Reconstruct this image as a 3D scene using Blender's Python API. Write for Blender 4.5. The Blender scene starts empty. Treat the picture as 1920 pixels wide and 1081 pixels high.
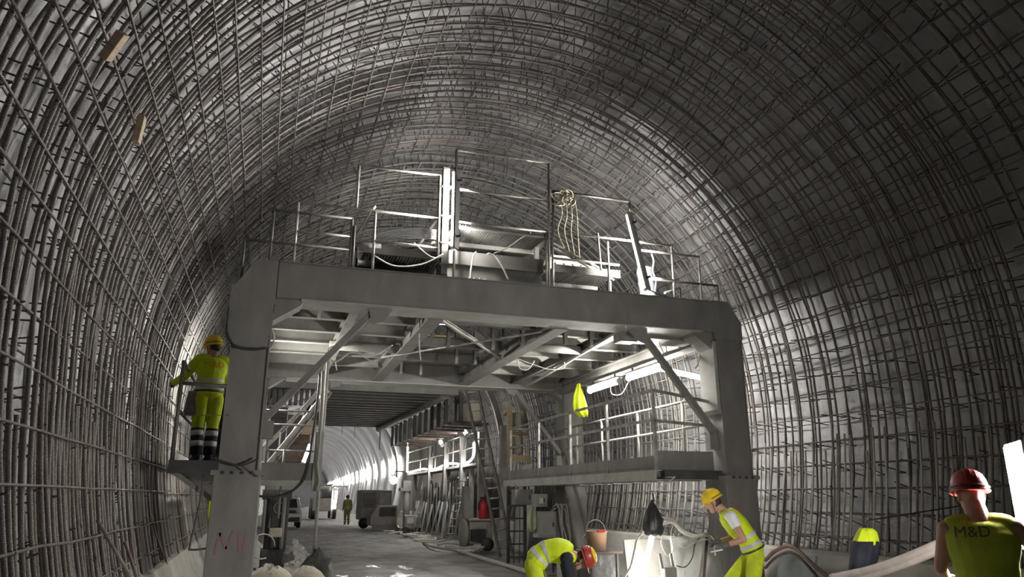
import bpy, bmesh, math, random
import numpy as np
from mathutils import Vector, Matrix, Quaternion, noise
random.seed(7)
PI = math.pi
S = bpy.context.scene
COL = S.collection

# ------------------------------------------------------------------ camera
FPX, VX, HY = 1370.0, 490.0, 932.0
CAM = Vector((0, 0, 1.65))
_h = HY - 540.5
PITCH = math.atan(_h / FPX)
YAW = math.atan((960 - VX) / math.hypot(FPX, _h))
cd = bpy.data.cameras.new('camera'); cam = bpy.data.objects.new('camera', cd); COL.objects.link(cam)
cam.location = CAM
cam.rotation_euler = (PI / 2 + PITCH, 0, -YAW)
cd.sensor_width = 36.0; cd.sensor_fit = 'HORIZONTAL'; cd.lens = FPX / 1920 * 36.0
cd.clip_start = 0.05; cd.clip_end = 400
S.camera = cam
# ------------------------------------------------------------------ world, exposure
w = bpy.data.worlds.new('world'); S.world = w; w.use_nodes = True
w.node_tree.nodes['Background'].inputs[0].default_value = (0.62, 0.62, 0.66, 1)
w.node_tree.nodes['Background'].inputs[1].default_value = 0.022
S.view_settings.view_transform = 'Standard'
S.view_settings.look = 'None'
S.view_settings.exposure = 0.0
S.view_settings.gamma = 1.0
S.view_settings.use_curve_mapping = False
S.cycles.max_bounces = 6
S.cycles.diffuse_bounces = 4
S.cycles.glossy_bounces = 3
S.cycles.transmission_bounces = 4
S.cycles.sample_clamp_indirect = 3.0
S.cycles.caustics_reflective = False
S.cycles.caustics_refractive = False

# ------------------------------------------------------------------ geometry helpers
_F = Vector((math.sin(YAW) * math.cos(PITCH), math.cos(YAW) * math.cos(PITCH), math.sin(PITCH)))
_R = Vector((math.cos(YAW), -math.sin(YAW), 0)); _U = _R.cross(_F)
def _ray(x, y): return _F * FPX + _R * (x - 960) + _U * (540.5 - y)
def PY(x, y, Y): d = _ray(x, y); return CAM + d * (Y / d.y)      # point seen at (x, y) that lies in the plane Y
def PX(x, y, X): d = _ray(x, y); return CAM + d * (X / d.x)
def PZ(x, y, Z): d = _ray(x, y); return CAM + d * ((Z - 1.65) / d.z)
V = Vector

def frame(d, up=V((0, 0, 1))):
    d = d.normalized()
    if abs(d.dot(up)) > 0.98: up = V((0, 1, 0)) if abs(d.y) < 0.9 else V((1, 0, 0))
    s = d.cross(up).normalized(); u = s.cross(d).normalized()
    return s, u
def quadloop(bm, A, B):
    n = len(A)
    for i in range(n):
        bm.faces.new((A[i], A[(i + 1) % n], B[(i + 1) % n], B[i]))
def box(bm, a, b):
    (x0, y0, z0), (x1, y1, z1) = a, b
    x0, x1 = min(x0, x1), max(x0, x1); y0, y1 = min(y0, y1), max(y0, y1); z0, z1 = min(z0, z1), max(z0, z1)
    v = [bm.verts.new(p) for p in ((x0, y0, z0), (x1, y0, z0), (x1, y1, z0), (x0, y1, z0), (x0, y0, z1), (x1, y0, z1), (x1, y1, z1), (x0, y1, z1))]
    for f in ((3, 2, 1, 0), (4, 5, 6, 7), (0, 1, 5, 4), (1, 2, 6, 5), (2, 3, 7, 6), (3, 0, 4, 7)):
        bm.faces.new([v[i] for i in f])
    return bm
def poly_prism(bm, pts, off):
    """closed polygon pts (3D) extruded by vector off"""
    off = V(off)
    A = [bm.verts.new(p) for p in pts]; B = [bm.verts.new(V(p) + off) for p in pts]
    bm.faces.new(A[::-1]); bm.faces.new(B); quadloop(bm, A, B)
    return bm
def sweep(bm, p0, p1, prof, up=V((0, 0, 1))):
    """profile (list of (side, up)) swept straight from p0 to p1"""
    p0, p1 = V(p0), V(p1); s, u = frame(p1 - p0, V(up))
    A = [bm.verts.new(p0 + s * a + u * b) for a, b in prof]; B = [bm.verts.new(p1 + s * a + u * b) for a, b in prof]
    bm.faces.new(A[::-1]); bm.faces.new(B); quadloop(bm, A, B)
    return bm
def bar(bm, p0, p1, w, h=None, up=V((0, 0, 1))):
    h = w if h is None else h
    return sweep(bm, p0, p1, [(-w / 2, -h / 2), (w / 2, -h / 2), (w / 2, h / 2), (-w / 2, h / 2)], up)
def ibeam(bm, p0, p1, h, w, t=0.02, up=V((0, 0, 1))):
    a, b, c = w / 2, h / 2, t / 2
    return sweep(bm, p0, p1, [(-a, -b), (a, -b), (a, -b + t), (c, -b + t), (c, b - t), (a, b - t), (a, b), (-a, b), (-a, b - t), (-c, b - t), (-c, -b + t), (-a, -b + t)], up)
def channel(bm, p0, p1, h, w, t=0.012, up=V((0, 0, 1)), flip=1):
    b = h / 2
    pr = [(0, -b), (w, -b), (w, -b + t), (t, -b + t), (t, b - t), (w, b - t), (w, b), (0, b)]
    if flip < 0: pr = [(-x, y) for x, y in pr][::-1]
    return sweep(bm, p0, p1, pr, up)
def tube(bm, pts, r, n=6, cap=True, uv=None):
    pts = [V(p) for p in pts]; m = len(pts)
    rr = r if isinstance(r, (list, tuple)) else [r] * m
    rings = []; prev = None; L = 0; Ls = []
    for i, p in enumerate(pts):
        if i: L += (p - pts[i - 1]).length
        Ls.append(L)
        d = (pts[min(i + 1, m - 1)] - pts[max(i - 1, 0)])
        if d.length < 1e-9: d = V((0, 0, 1))
        d.normalize()
        if prev is None: s, u = frame(d)
        else:
            s = prev - d * prev.dot(d)
            if s.length < 1e-6: s, u = frame(d)
            s.normalize(); u = s.cross(d)
        prev = s
        rings.append([bm.verts.new(p + (s * math.cos(2 * PI * k / n) + u * math.sin(2 * PI * k / n)) * rr[i]) for k in range(n)])
    lay = bm.loops.layers.uv.verify() if uv else None
    for i in range(m - 1):
        for k in range(n):
            f = bm.faces.new((rings[i][k], rings[i][(k + 1) % n], rings[i + 1][(k + 1) % n], rings[i + 1][k]))
            f.smooth = True
            if lay:
                for lp, (a, b) in zip(f.loops, ((Ls[i], k / n), (Ls[i], (k + 1) / n), (Ls[i + 1], (k + 1) / n), (Ls[i + 1], k / n))): lp[lay].uv = (a, b)
    if cap:
        bm.faces.new(rings[0][::-1]); bm.faces.new(rings[-1])
    return bm
def lathe(bm, prof, n=16, M=Matrix.Identity(4), sx=1, sy=1):
    rings = []
    for r, z in prof:
        if r < 1e-6: rings.append([bm.verts.new(M @ V((0, 0, z)))])
        else: rings.append([bm.verts.new(M @ V((r * sx * math.cos(2 * PI * k / n), r * sy * math.sin(2 * PI * k / n), z))) for k in range(n)])
    for A, B in zip(rings, rings[1:]):
        for k in range(n):
            a = A[k % len(A)]; b = A[(k + 1) % len(A)]; c = B[(k + 1) % len(B)]; d = B[k % len(B)]
            vs = []
            for q in (a, b, c, d):
                if q not in vs: vs.append(q)
            if len(vs) > 2:
                f = bm.faces.new(vs); f.smooth = True
    for A in (rings[0], rings[-1]):
        if len(A) > 2: bm.faces.new(A if A is rings[-1] else A[::-1])
    return bm
def loft(bm, rings, cap=True, smooth=True):
    R = [[bm.verts.new(p) for p in r] for r in rings]
    n = len(R[0])
    for A, B in zip(R, R[1:]):
        for k in range(n):
            f = bm.faces.new((A[k], A[(k + 1) % n], B[(k + 1) % n], B[k])); f.smooth = smooth
    if cap: bm.faces.new(R[0][::-1]); bm.faces.new(R[-1])
    return bm
def NB(): return bmesh.new()
def spline(pts, n=6):
    """Catmull-Rom through pts"""
    pts = [V(p) for p in pts]; out = []
    for i in range(len(pts) - 1):
        p0 = pts[max(i - 1, 0)]; p1 = pts[i]; p2 = pts[i + 1]; p3 = pts[min(i + 2, len(pts) - 1)]
        for k in range(n):
            t = k / n
            out.append(0.5 * ((2 * p1) + (p2 - p0) * t + (2 * p0 - 5 * p1 + 4 * p2 - p3) * t * t + (3 * p1 - p0 - 3 * p2 + p3) * t ** 3))
    out.append(pts[-1]); return out

def mesh_of(bm, name):
    bmesh.ops.recalc_face_normals(bm, faces=bm.faces)
    me = bpy.data.meshes.new(name); bm.to_mesh(me); bm.free(); return me
def link(name, me, parent=None, mat=None):
    o = bpy.data.objects.new(name, me); COL.objects.link(o)
    if mat is not None and len(me.materials) == 0: me.materials.append(mat)
    if parent is not None:
        o.parent = parent; o.matrix_parent_inverse = BASE[parent.name].inverted()
        BASE[o.name] = Matrix.Identity(4)
    return o
BASE = {}
def obj(name, bm, mat, parent=None, smooth=None):
    me = mesh_of(bm, name)
    if smooth is not None:
        for p in me.polygons: p.use_smooth = smooth
    return link(name, me, parent, mat)
def tag(o, label, cat=None, group=None, kind=None):
    if label: o['label'] = label
    if cat: o['category'] = cat
    if group: o['group'] = group
    if kind: o['kind'] = kind
    return o
def thing(name, loc, label, cat, group=None):
    o = bpy.data.objects.new(name, None); COL.objects.link(o); o.empty_display_size = 0.1
    o.location = loc; BASE[o.name] = Matrix.Translation(V(loc))
    return tag(o, label, cat, group)
def struct(name, bm, mat, label=None):
    o = obj(name, bm, mat); o['kind'] = 'structure'; BASE[o.name] = Matrix.Identity(4)
    if label: o['label'] = label
    return o
def bevel(o, wd=0.006, seg=2):
    m = o.modifiers.new('bevel', 'BEVEL'); m.width = wd; m.segments = seg; m.limit_method = 'ANGLE'; m.angle_limit = 0.6
    return o

# ------------------------------------------------------------------ materials
def lerp3(a, b, t): return tuple(x + (y - x) * t for x, y in zip(a, b))
def mat(name, c1, c2=None, scale=3.0, rough=0.7, metal=0.0, bump=0.0, bscale=None, detail=6, stretch=None, spec=0.4, lo=0.35, hi=0.65, rough2=None):
    m = bpy.data.materials.new(name); m.use_nodes = True; nt = m.node_tree; N = nt.nodes; L = nt.links
    b = N['Principled BSDF']
    b.inputs['Base Color'].default_value = (*c1, 1); b.inputs['Roughness'].default_value = rough; b.inputs['Metallic'].default_value = metal
    b.inputs['Specular IOR Level'].default_value = spec
    if c2 is not None or bump:
        tc = N.new('ShaderNodeTexCoord'); mp = N.new('ShaderNodeMapping'); L.new(tc.outputs['Object'], mp.inputs[0])
        if stretch: mp.inputs['Scale'].default_value = stretch
    if c2 is not None:
        n = N.new('ShaderNodeTexNoise'); n.inputs['Scale'].default_value = scale; n.inputs['Detail'].default_value = detail; n.inputs['Roughness'].default_value = 0.62
        L.new(mp.outputs[0], n.inputs['Vector'])
        r = N.new('ShaderNodeValToRGB'); r.color_ramp.elements[0].position = lo; r.color_ramp.elements[1].position = hi
        r.color_ramp.elements[0].color = (*c1, 1); r.color_ramp.elements[1].color = (*c2, 1)
        L.new(n.outputs['Fac'], r.inputs[0]); L.new(r.outputs[0], b.inputs['Base Color'])
        if rough2 is not None:
            mr = N.new('ShaderNodeMapRange'); mr.inputs[1].default_value = lo; mr.inputs[2].default_value = hi; mr.inputs[3].default_value = rough; mr.inputs[4].default_value = rough2
            L.new(n.outputs['Fac'], mr.inputs[0]); L.new(mr.outputs[0], b.inputs['Roughness'])
    if bump:
        n2 = N.new('ShaderNodeTexNoise'); n2.inputs['Scale'].default_value = bscale or scale * 4; n2.inputs['Detail'].default_value = 5
        L.new(mp.outputs[0], n2.inputs['Vector'])
        bp = N.new('ShaderNodeBump'); bp.inputs['Strength'].default_value = 1.0; bp.inputs['Distance'].default_value = bump
        L.new(n2.outputs['Fac'], bp.inputs['Height']); L.new(bp.outputs[0], b.inputs['Normal'])
    return m
def emit(name, col, strength):
    m = bpy.data.materials.new(name); m.use_nodes = True; nt = m.node_tree
    b = nt.nodes['Principled BSDF']; b.inputs['Base Color'].default_value = (0.9, 0.9, 0.9, 1)
    b.inputs['Emission Color'].default_value = (*col, 1); b.inputs['Emission Strength'].default_value = strength
    return m
def rebar_mat(name, c1, c2, rough=0.45, metal=0.35):
    m = mat(name, c1, c2, scale=2.2, rough=rough, metal=metal, rough2=rough + 0.2)
    nt = m.node_tree; N = nt.nodes; L = nt.links
    uv = N.new('ShaderNodeUVMap'); sp = N.new('ShaderNodeSeparateXYZ'); L.new(uv.outputs[0], sp.inputs[0])
    a = N.new('ShaderNodeMath'); a.operation = 'MULTIPLY'; a.inputs[1].default_value = 72.0; L.new(sp.outputs[0], a.inputs[0])
    b_ = N.new('ShaderNodeMath'); b_.operation = 'ADD'; L.new(a.outputs[0], b_.inputs[0]); L.new(sp.outputs[1], b_.inputs[1])
    c = N.new('ShaderNodeMath'); c.operation = 'MULTIPLY'; c.inputs[1].default_value = 2 * PI; L.new(b_.outputs[0], c.inputs[0])
    s = N.new('ShaderNodeMath'); s.operation = 'SINE'; L.new(c.outputs[0], s.inputs[0])
    bp = N.new('ShaderNodeBump'); bp.inputs['Strength'].default_value = 1.0; bp.inputs['Distance'].default_value = 0.0016
    L.new(s.outputs[0], bp.inputs['Height']); L.new(bp.outputs[0], N['Principled BSDF'].inputs['Normal'])
    return m
M = {}
M['shell'] = mat('sprayed_concrete', (0.37, 0.37, 0.375), (0.22, 0.215, 0.22), scale=1.1, rough=0.62, rough2=0.36, bump=0.05, bscale=3.2, spec=0.5)
M['lining'] = mat('smooth_lining', (0.56, 0.56, 0.58), (0.44, 0.44, 0.46), scale=0.5, rough=0.55, bump=0.006, bscale=2)
M['kicker'] = mat('kicker_concrete', (0.55, 0.53, 0.48), (0.40, 0.385, 0.35), scale=1.6, rough=0.8, bump=0.01, bscale=9)
M['rebar'] = rebar_mat('rebar_hoop', (0.23, 0.208, 0.195), (0.14, 0.12, 0.108))
M['rebar_thin'] = rebar_mat('rebar_straight', (0.17, 0.15, 0.138), (0.10, 0.084, 0.075))
M['rebar_rust'] = rebar_mat('rebar_starter', (0.25, 0.215, 0.185), (0.15, 0.122, 0.10), rough=0.6, metal=0.2)
M['rebar_dust'] = rebar_mat('rebar_dusty', (0.52, 0.49, 0.44), (0.36, 0.33, 0.29), rough=0.7, metal=0.1)
M['rebar_far'] = rebar_mat('rebar_dust_grey', (0.31, 0.297, 0.28), (0.19, 0.178, 0.165), rough=0.55, metal=0.25)
M['link'] = mat('tie_link', (0.10, 0.085, 0.078), rough=0.55, metal=0.3)
M['steel'] = mat('painted_steel_grey', (0.25, 0.238, 0.222), (0.155, 0.147, 0.138), scale=1.8, rough=0.62, bump=0.002, bscale=40, metal=0.1, lo=0.3, hi=0.75, stretch=(1.6, 1.6, 0.7))
M['steel_l'] = mat('dusty_steel_light', (0.42, 0.41, 0.375), (0.31, 0.30, 0.275), scale=2.5, rough=0.7, metal=0.1)
M['steel_d'] = mat('dark_steel', (0.085, 0.082, 0.08), (0.05, 0.048, 0.047), scale=3, rough=0.55, metal=0.3)
M['rust'] = mat('rusty_steel', (0.17, 0.12, 0.095), (0.09, 0.065, 0.055), scale=4, rough=0.75, metal=0.1)
M['rail'] = mat('handrail_tube', (0.40, 0.385, 0.36), (0.20, 0.185, 0.17), scale=6, rough=0.5, metal=0.35)
M['rail_d'] = mat('handrail_dark', (0.15, 0.135, 0.125), (0.09, 0.08, 0.075), scale=6, rough=0.55, metal=0.3)
M['white'] = mat('white_plastic', (0.75, 0.75, 0.73), rough=0.45)
M['cable_w'] = mat('pale_cable', (0.66, 0.64, 0.58), (0.45, 0.43, 0.39), scale=12, rough=0.5)
M['cable_d'] = mat('dark_cable', (0.035, 0.035, 0.037), rough=0.45)
M['black'] = mat('black_plastic', (0.018, 0.018, 0.02), (0.035, 0.035, 0.037), scale=5, rough=0.4, bump=0.01, bscale=14)
M['wood'] = mat('plank_wood', (0.48, 0.37, 0.245), (0.34, 0.25, 0.16), scale=3, rough=0.75, stretch=(1, 1, 8))
M['card'] = mat('brown_board', (0.42, 0.29, 0.17), (0.34, 0.23, 0.13), scale=4, rough=0.8)
M['yellow'] = mat('machine_yellow', (0.72, 0.47, 0.07), (0.50, 0.35, 0.10), scale=4, rough=0.5)
M['red'] = mat('red_paint', (0.55, 0.03, 0.03), (0.40, 0.03, 0.03), scale=6, rough=0.35)
M['hivis'] = mat('hi_vis_yellow', (0.66, 0.80, 0.02), (0.56, 0.69, 0.015), scale=5, rough=0.75, bump=0.02, bscale=9)
M['hivis_t'] = mat('hi_vis_trousers', (0.60, 0.70, 0.02), (0.42, 0.50, 0.02), scale=6, rough=0.8, bump=0.025, bscale=8)
M['navy'] = mat('navy_cloth', (0.012, 0.013, 0.022), (0.02, 0.022, 0.034), scale=7, rough=0.85, bump=0.015, bscale=10)
M['reflect'] = mat('reflective_tape', (0.62, 0.63, 0.64), (0.45, 0.46, 0.47), scale=9, rough=0.4)
M['skin'] = mat('skin', (0.50, 0.29, 0.205), (0.44, 0.235, 0.165), scale=9, rough=0.55)
M['hair'] = mat('dark_hair', (0.035, 0.025, 0.02), (0.06, 0.045, 0.035), scale=20, rough=0.7, bump=0.01, bscale=60)
M['helmet_y'] = mat('helmet_yellow', (0.86, 0.60, 0.03), (0.78, 0.52, 0.03), scale=4, rough=0.35)
M['helmet_r'] = mat('helmet_red', (0.42, 0.045, 0.04), (0.33, 0.035, 0.03), scale=4, rough=0.35)
M['grey_cloth'] = mat('grey_cloth', (0.26, 0.25, 0.235), (0.18, 0.17, 0.16), scale=5, rough=0.85, bump=0.02, bscale=9)
M['sheet'] = mat('pale_sheeting', (0.64, 0.635, 0.60), (0.50, 0.51, 0.48), scale=1.6, rough=0.6, bump=0.03, bscale=4)
M['tarp'] = mat('dark_tarpaulin', (0.10, 0.097, 0.092), (0.065, 0.063, 0.06), scale=3, rough=0.45, bump=0.04, bscale=6)
M['sack'] = mat('beige_sack', (0.52, 0.475, 0.385), (0.42, 0.38, 0.30), scale=4, rough=0.85, bump=0.02, bscale=12)
M['rubble'] = mat('rubble', (0.50, 0.485, 0.455), (0.34, 0.33, 0.31), scale=6, rough=0.9)
M['glass'] = mat('dark_glass', (0.03, 0.035, 0.04), rough=0.08, spec=0.6)
M['car'] = mat('white_car_paint', (0.78, 0.78, 0.77), (0.70, 0.70, 0.69), scale=2, rough=0.3)
M['tube'] = emit('lamp_tube_white', (1.0, 0.98, 0.93), 14.0)
M['tube_far'] = emit('lamp_tube_far', (1.0, 0.98, 0.97), 9.0)
M['bulb'] = emit('lamp_bulb_warm', (1.0, 0.93, 0.72), 14.0)

# ------------------------------------------------------------------ tunnel setting
CX, Z0, R0, RL = 3.45, 3.25, 5.08, 9.0
def arch(off=0.0, n=72, zl=0.55, zr=0.75, scale=1.0):
    """cross section from the left foot over the crown to the right foot, grown outwards by off"""
    R = R0 * scale + off; rl = RL * scale + off; pts = []
    m = 12
    for k in range(m):
        z = zl + (Z0 - zl) * k / m; a = math.asin((Z0 - z) / rl)
        pts.append((CX - R0 * scale + RL * scale - rl * math.cos(a), z))
    for k in range(n + 1):
        a = PI - PI * k / n; pts.append((CX + R * math.cos(a), Z0 + R * math.sin(a)))
    for k in range(1, m + 1):
        z = Z0 + (zr - Z0) * k / m; a = math.asin((Z0 - z) / rl)
        pts.append((CX + R0 * scale - RL * scale + rl * math.cos(a), z))
    return pts
def arch_sheet(bm, pts, ys, disp=0.0, seed=0, drift=lambda y: 0.0):
    rows = []
    for y in ys:
        row = []
        for x, z in pts:
            dx, dz = x - CX, z - Z0; l = math.hypot(dx, dz) or 1
            k = disp * noise.noise(V((x * 0.9, y * 0.9, z * 0.9 + seed))) if disp else 0
            row.append(bm.verts.new((x + dx / l * k + drift(y), y, z + dz / l * k)))
        rows.append(row)
    for A, B in zip(rows, rows[1:]):
        for k in range(len(A) - 1):
            f = bm.faces.new((A[k], A[k + 1], B[k + 1], B[k])); f.smooth = True
    return bm
LY = 46.0
wall = struct('wall_arch', arch_sheet(NB(), arch(0.62, 90, -0.3, -0.3), [-4 + 0.4 * k for k in range(126)], 0.10), M['shell'], 'grey sprayed concrete tunnel wall behind the reinforcement')
# floor of wet trodden mud
def floor_mat():
    m = mat('muddy_floor', (0.47, 0.455, 0.43), (0.24, 0.23, 0.215), scale=0.9, rough=0.85, bump=0.09, bscale=3.5, detail=10)
    nt = m.node_tree; N = nt.nodes; L = nt.links; b = N['Principled BSDF']
    n = N.new('ShaderNodeTexNoise'); n.inputs['Scale'].default_value = 0.7; n.inputs['Detail'].default_value = 5
    tc = N.new('ShaderNodeTexCoord'); mp = N.new('ShaderNodeMapping'); mp.inputs['Scale'].default_value = (2.6, 0.9, 1); L.new(tc.outputs['Object'], mp.inputs[0]); L.new(mp.outputs[0], n.inputs['Vector'])
    r = N.new('ShaderNodeValToRGB'); r.color_ramp.elements[0].position = 0.50; r.color_ramp.elements[1].position = 0.58
    r.color_ramp.elements[0].color = (0.85,) * 3 + (1,); r.color_ramp.elements[1].color = (0.16,) * 3 + (1,)
    # the wet stretch of ground lies in front of and below the gantry
    ds = N.new('ShaderNodeVectorMath'); ds.operation = 'DISTANCE'; mp2 = N.new('ShaderNodeMapping'); mp2.inputs['Scale'].default_value = (1, 0.28, 0); L.new(tc.outputs['Object'], mp2.inputs[0])
    L.new(mp2.outputs[0], ds.inputs[0]); ds.inputs[1].default_value = (2.7, 0.28 * 13, 0)
    fall = N.new('ShaderNodeMapRange'); fall.inputs[1].default_value = 0.8; fall.inputs[2].default_value = 2.4; fall.inputs[3].default_value = 0.13; fall.inputs[4].default_value = -0.16; L.new(ds.outputs['Value'], fall.inputs[0])
    ad = N.new('ShaderNodeMath'); ad.operation = 'ADD'; L.new(n.outputs['Fac'], ad.inputs[0]); L.new(fall.outputs[0], ad.inputs[1])
    L.new(ad.outputs[0], r.inputs[0]); L.new(r.outputs[0], b.inputs['Roughness'])
    mx = N.new('ShaderNodeMix'); mx.data_type = 'RGBA'; mx.inputs['B'].default_value = (0.11, 0.105, 0.10, 1)
    old = [l for l in L if l.to_socket == b.inputs['Base Color']][0]; src = old.from_socket; L.remove(old)
    inv = N.new('ShaderNodeMapRange'); inv.inputs[1].default_value = 0.85; inv.inputs[2].default_value = 0.16; L.new(r.outputs[0], inv.inputs[0])
    L.new(inv.outputs[0], mx.inputs['Factor']); L.new(src, mx.inputs['A']); L.new(mx.outputs['Result'], b.inputs['Base Color'])
    return m
bm = NB(); rows = []
ys = [-4 + 0.35 * k for k in range(int(50 / 0.35))] + [46 + 3 * k for k in range(45)]
for y in ys:
    row = []
    for k in range(61):
        x = -2.2 + 11.4 * k / 60
        z = 0.07 * noise.noise(V((x * 0.8, y * 0.5, 3))) + 0.035 * noise.noise(V((x * 2.3, y * 1.6, 9)))
        z += 0.30 * max(0, (0.9 - x) / 3.1) ** 1.5 + 0.25 * max(0, (x - 6.6) / 2.5) ** 1.5
        row.append(bm.verts.new((x + (0.037 * (y - LY) if y > LY else 0), y, z - 0.03)))
    rows.append(row)
for A, B in zip(rows, rows[1:]):
    for k in range(60):
        f = bm.faces.new((A[k], A[k + 1], B[k + 1], B[k])); f.smooth = True
struct('floor', bm, floor_mat(), 'wet muddy tunnel floor with puddles and wheel ruts')
# cast concrete kickers at the foot of both walls
bm = NB(); poly_prism(bm, [(-2.3, -4, -0.3), (-2.3, -4, 0.80), (-1.32, -4, 0.78), (-1.22, -4, 0.74), (-1.12, -4, 0.45), (-0.95, -4, 0.2), (-0.6, -4, -0.3)], (0, 50, 0))
struct('wall_kicker_left', bm, M['kicker'], 'pale cast concrete kicker along the foot of the left wall')
bm = NB(); poly_prism(bm, [(9.3, -4, -0.3), (9.3, -4, 0.90), (8.10, -4, 0.88), (8.02, -4, 0.84), (7.9, -4, 0.5), (7.72, -4, 0.2), (7.5, -4, -0.3)], (0, 50, 0))
struct('wall_kicker_right', bm, M['kicker'], 'pale cast concrete kicker along the foot of the right wall')
# finished lining far down the tunnel: cast rings with recessed joints
drift = lambda y: 0.037 * max(0, y - LY)
lin = struct('wall_lining', arch_sheet(NB(), arch(0.0, 48, -0.3, -0.3), [LY + 6 * k for k in range(21)], 0, 0, drift), M['lining'], 'smooth pale concrete lining far down the tunnel')
for k in range(20):
    ya = LY + 5.0 * k; yb = ya + 4.72
    o = obj('lining_ring', arch_sheet(NB(), arch(-0.07, 48, -0.2, -0.2), [ya, (ya + yb) / 2, yb], 0, 0, drift), M['lining'], lin)
    s = o.modifiers.new('thick', 'SOLIDIFY'); s.thickness = 0.06; s.offset = 0
b_ = NB(); poly_prism(b_, [(x + drift(LY + 118), LY + 118, z) for x, z in arch(0.1, 30, -0.3, -0.3)], (0, 0.2, 0)); obj('far_light_stop', b_, M['lining'], lin)  # end wall added to stop world light leaking into the tunnel
# bulkhead ring where the lining starts
bm = NB(); A = arch(0.8, 48, -0.3, -0.3); B = arch(-0.07, 48, -0.3, -0.3)
va = [bm.verts.new((x, LY, z)) for x, z in A]; vb = [bm.verts.new((x, LY, z)) for x, z in B]
for k in range(len(va) - 1): bm.faces.new((va[k], va[k + 1], vb[k + 1], vb[k]))
o = obj('lining_end', bm, M['lining'], lin); s = o.modifiers.new('thick', 'SOLIDIFY'); s.thickness = 0.1

# ------------------------------------------------------------------ reinforcement cages
def hoop_mesh(off, r, n=60, zl=0.5, zr=0.7, wob=0.0, seed=0, sides=6):
    b = NB(); pts = arch(off, n, zl, zr)
    P = []
    for i, (x, z) in enumerate(pts):
        k = wob * noise.noise(V((i * 0.21, seed * 7.3, 0))); q = wob * noise.noise(V((i * 0.17, seed * 3.1, 5)))
        dx, dz = x - CX, z - Z0; l = math.hypot(dx, dz)
        P.append((x + dx / l * q, k, z + dz / l * q))
    tube(b, P, r, sides, True, True)
    return mesh_of(b, 'hoop_bar')
def straight_mesh(Ln, r, seed):
    b = NB(); n = 14
    P = [(0.012 * noise.noise(V((i * 0.7, seed, 0))), Ln * i / n, 0.02 * noise.noise(V((i * 0.6, seed, 9)))) for i in range(n + 1)]
    tube(b, P, r, 5, True, True); return mesh_of(b, 'longitudinal_bar')
def arch_points(off, step, zl=0.95, zr=1.05):
    pts = arch(off, 400, zl, zr); out = [pts[0]]; acc = 0
    for a, b in zip(pts, pts[1:]):
        acc += math.hypot(b[0] - a[0], b[1] - a[1])
        if acc >= step: out.append(b); acc = 0
    return out
def links_mesh(ya, yb, off0, off1, stepY, stepA, r, hook):
    vs, fs = [], []
    def prism(p, q, r):
        d = (q - p); s, u = frame(d, V((0, 1, 0))); b0 = len(vs)
        for c in (p, q):
            for k in range(4): vs.append(tuple(c + (s * math.cos(PI / 2 * k) + u * math.sin(PI / 2 * k)) * r))
        for k in range(4): fs.append((b0 + k, b0 + (k + 1) % 4, b0 + 4 + (k + 1) % 4, b0 + 4 + k))
        fs.append((b0 + 3, b0 + 2, b0 + 1, b0)); fs.append((b0 + 4, b0 + 5, b0 + 6, b0 + 7))
    for j, (x, z) in enumerate(arch_points(0, stepA)):
        d = V((x - CX, 0, z - Z0)).normalized(); t = V((-d.z, 0, d.x))
        y = ya + (j % 2) * stepY / 2
        while y < yb:
            if random.random() < 0.86:
                yy = y + random.uniform(-0.05, 0.05); p = V((x, yy, z)) + t * random.uniform(-0.07, 0.07)
                q = p + d * off1 + t * random.uniform(-0.05, 0.05) + V((0, random.uniform(-0.05, 0.05), 0))
                p0 = p - d * (-off0)
                prism(p0, q, r)
                if random.random() < hook:
                    prism(p0, p0 + d * 0.09 + V((0, 0.075, 0)), r)
                if random.random() < 0.5: prism(q, q + V((0, 0.16, 0)), r)
            y += stepY
    me = bpy.data.meshes.new('tie_link'); me.from_pydata(vs, [], fs); me.update(); return me
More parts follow.
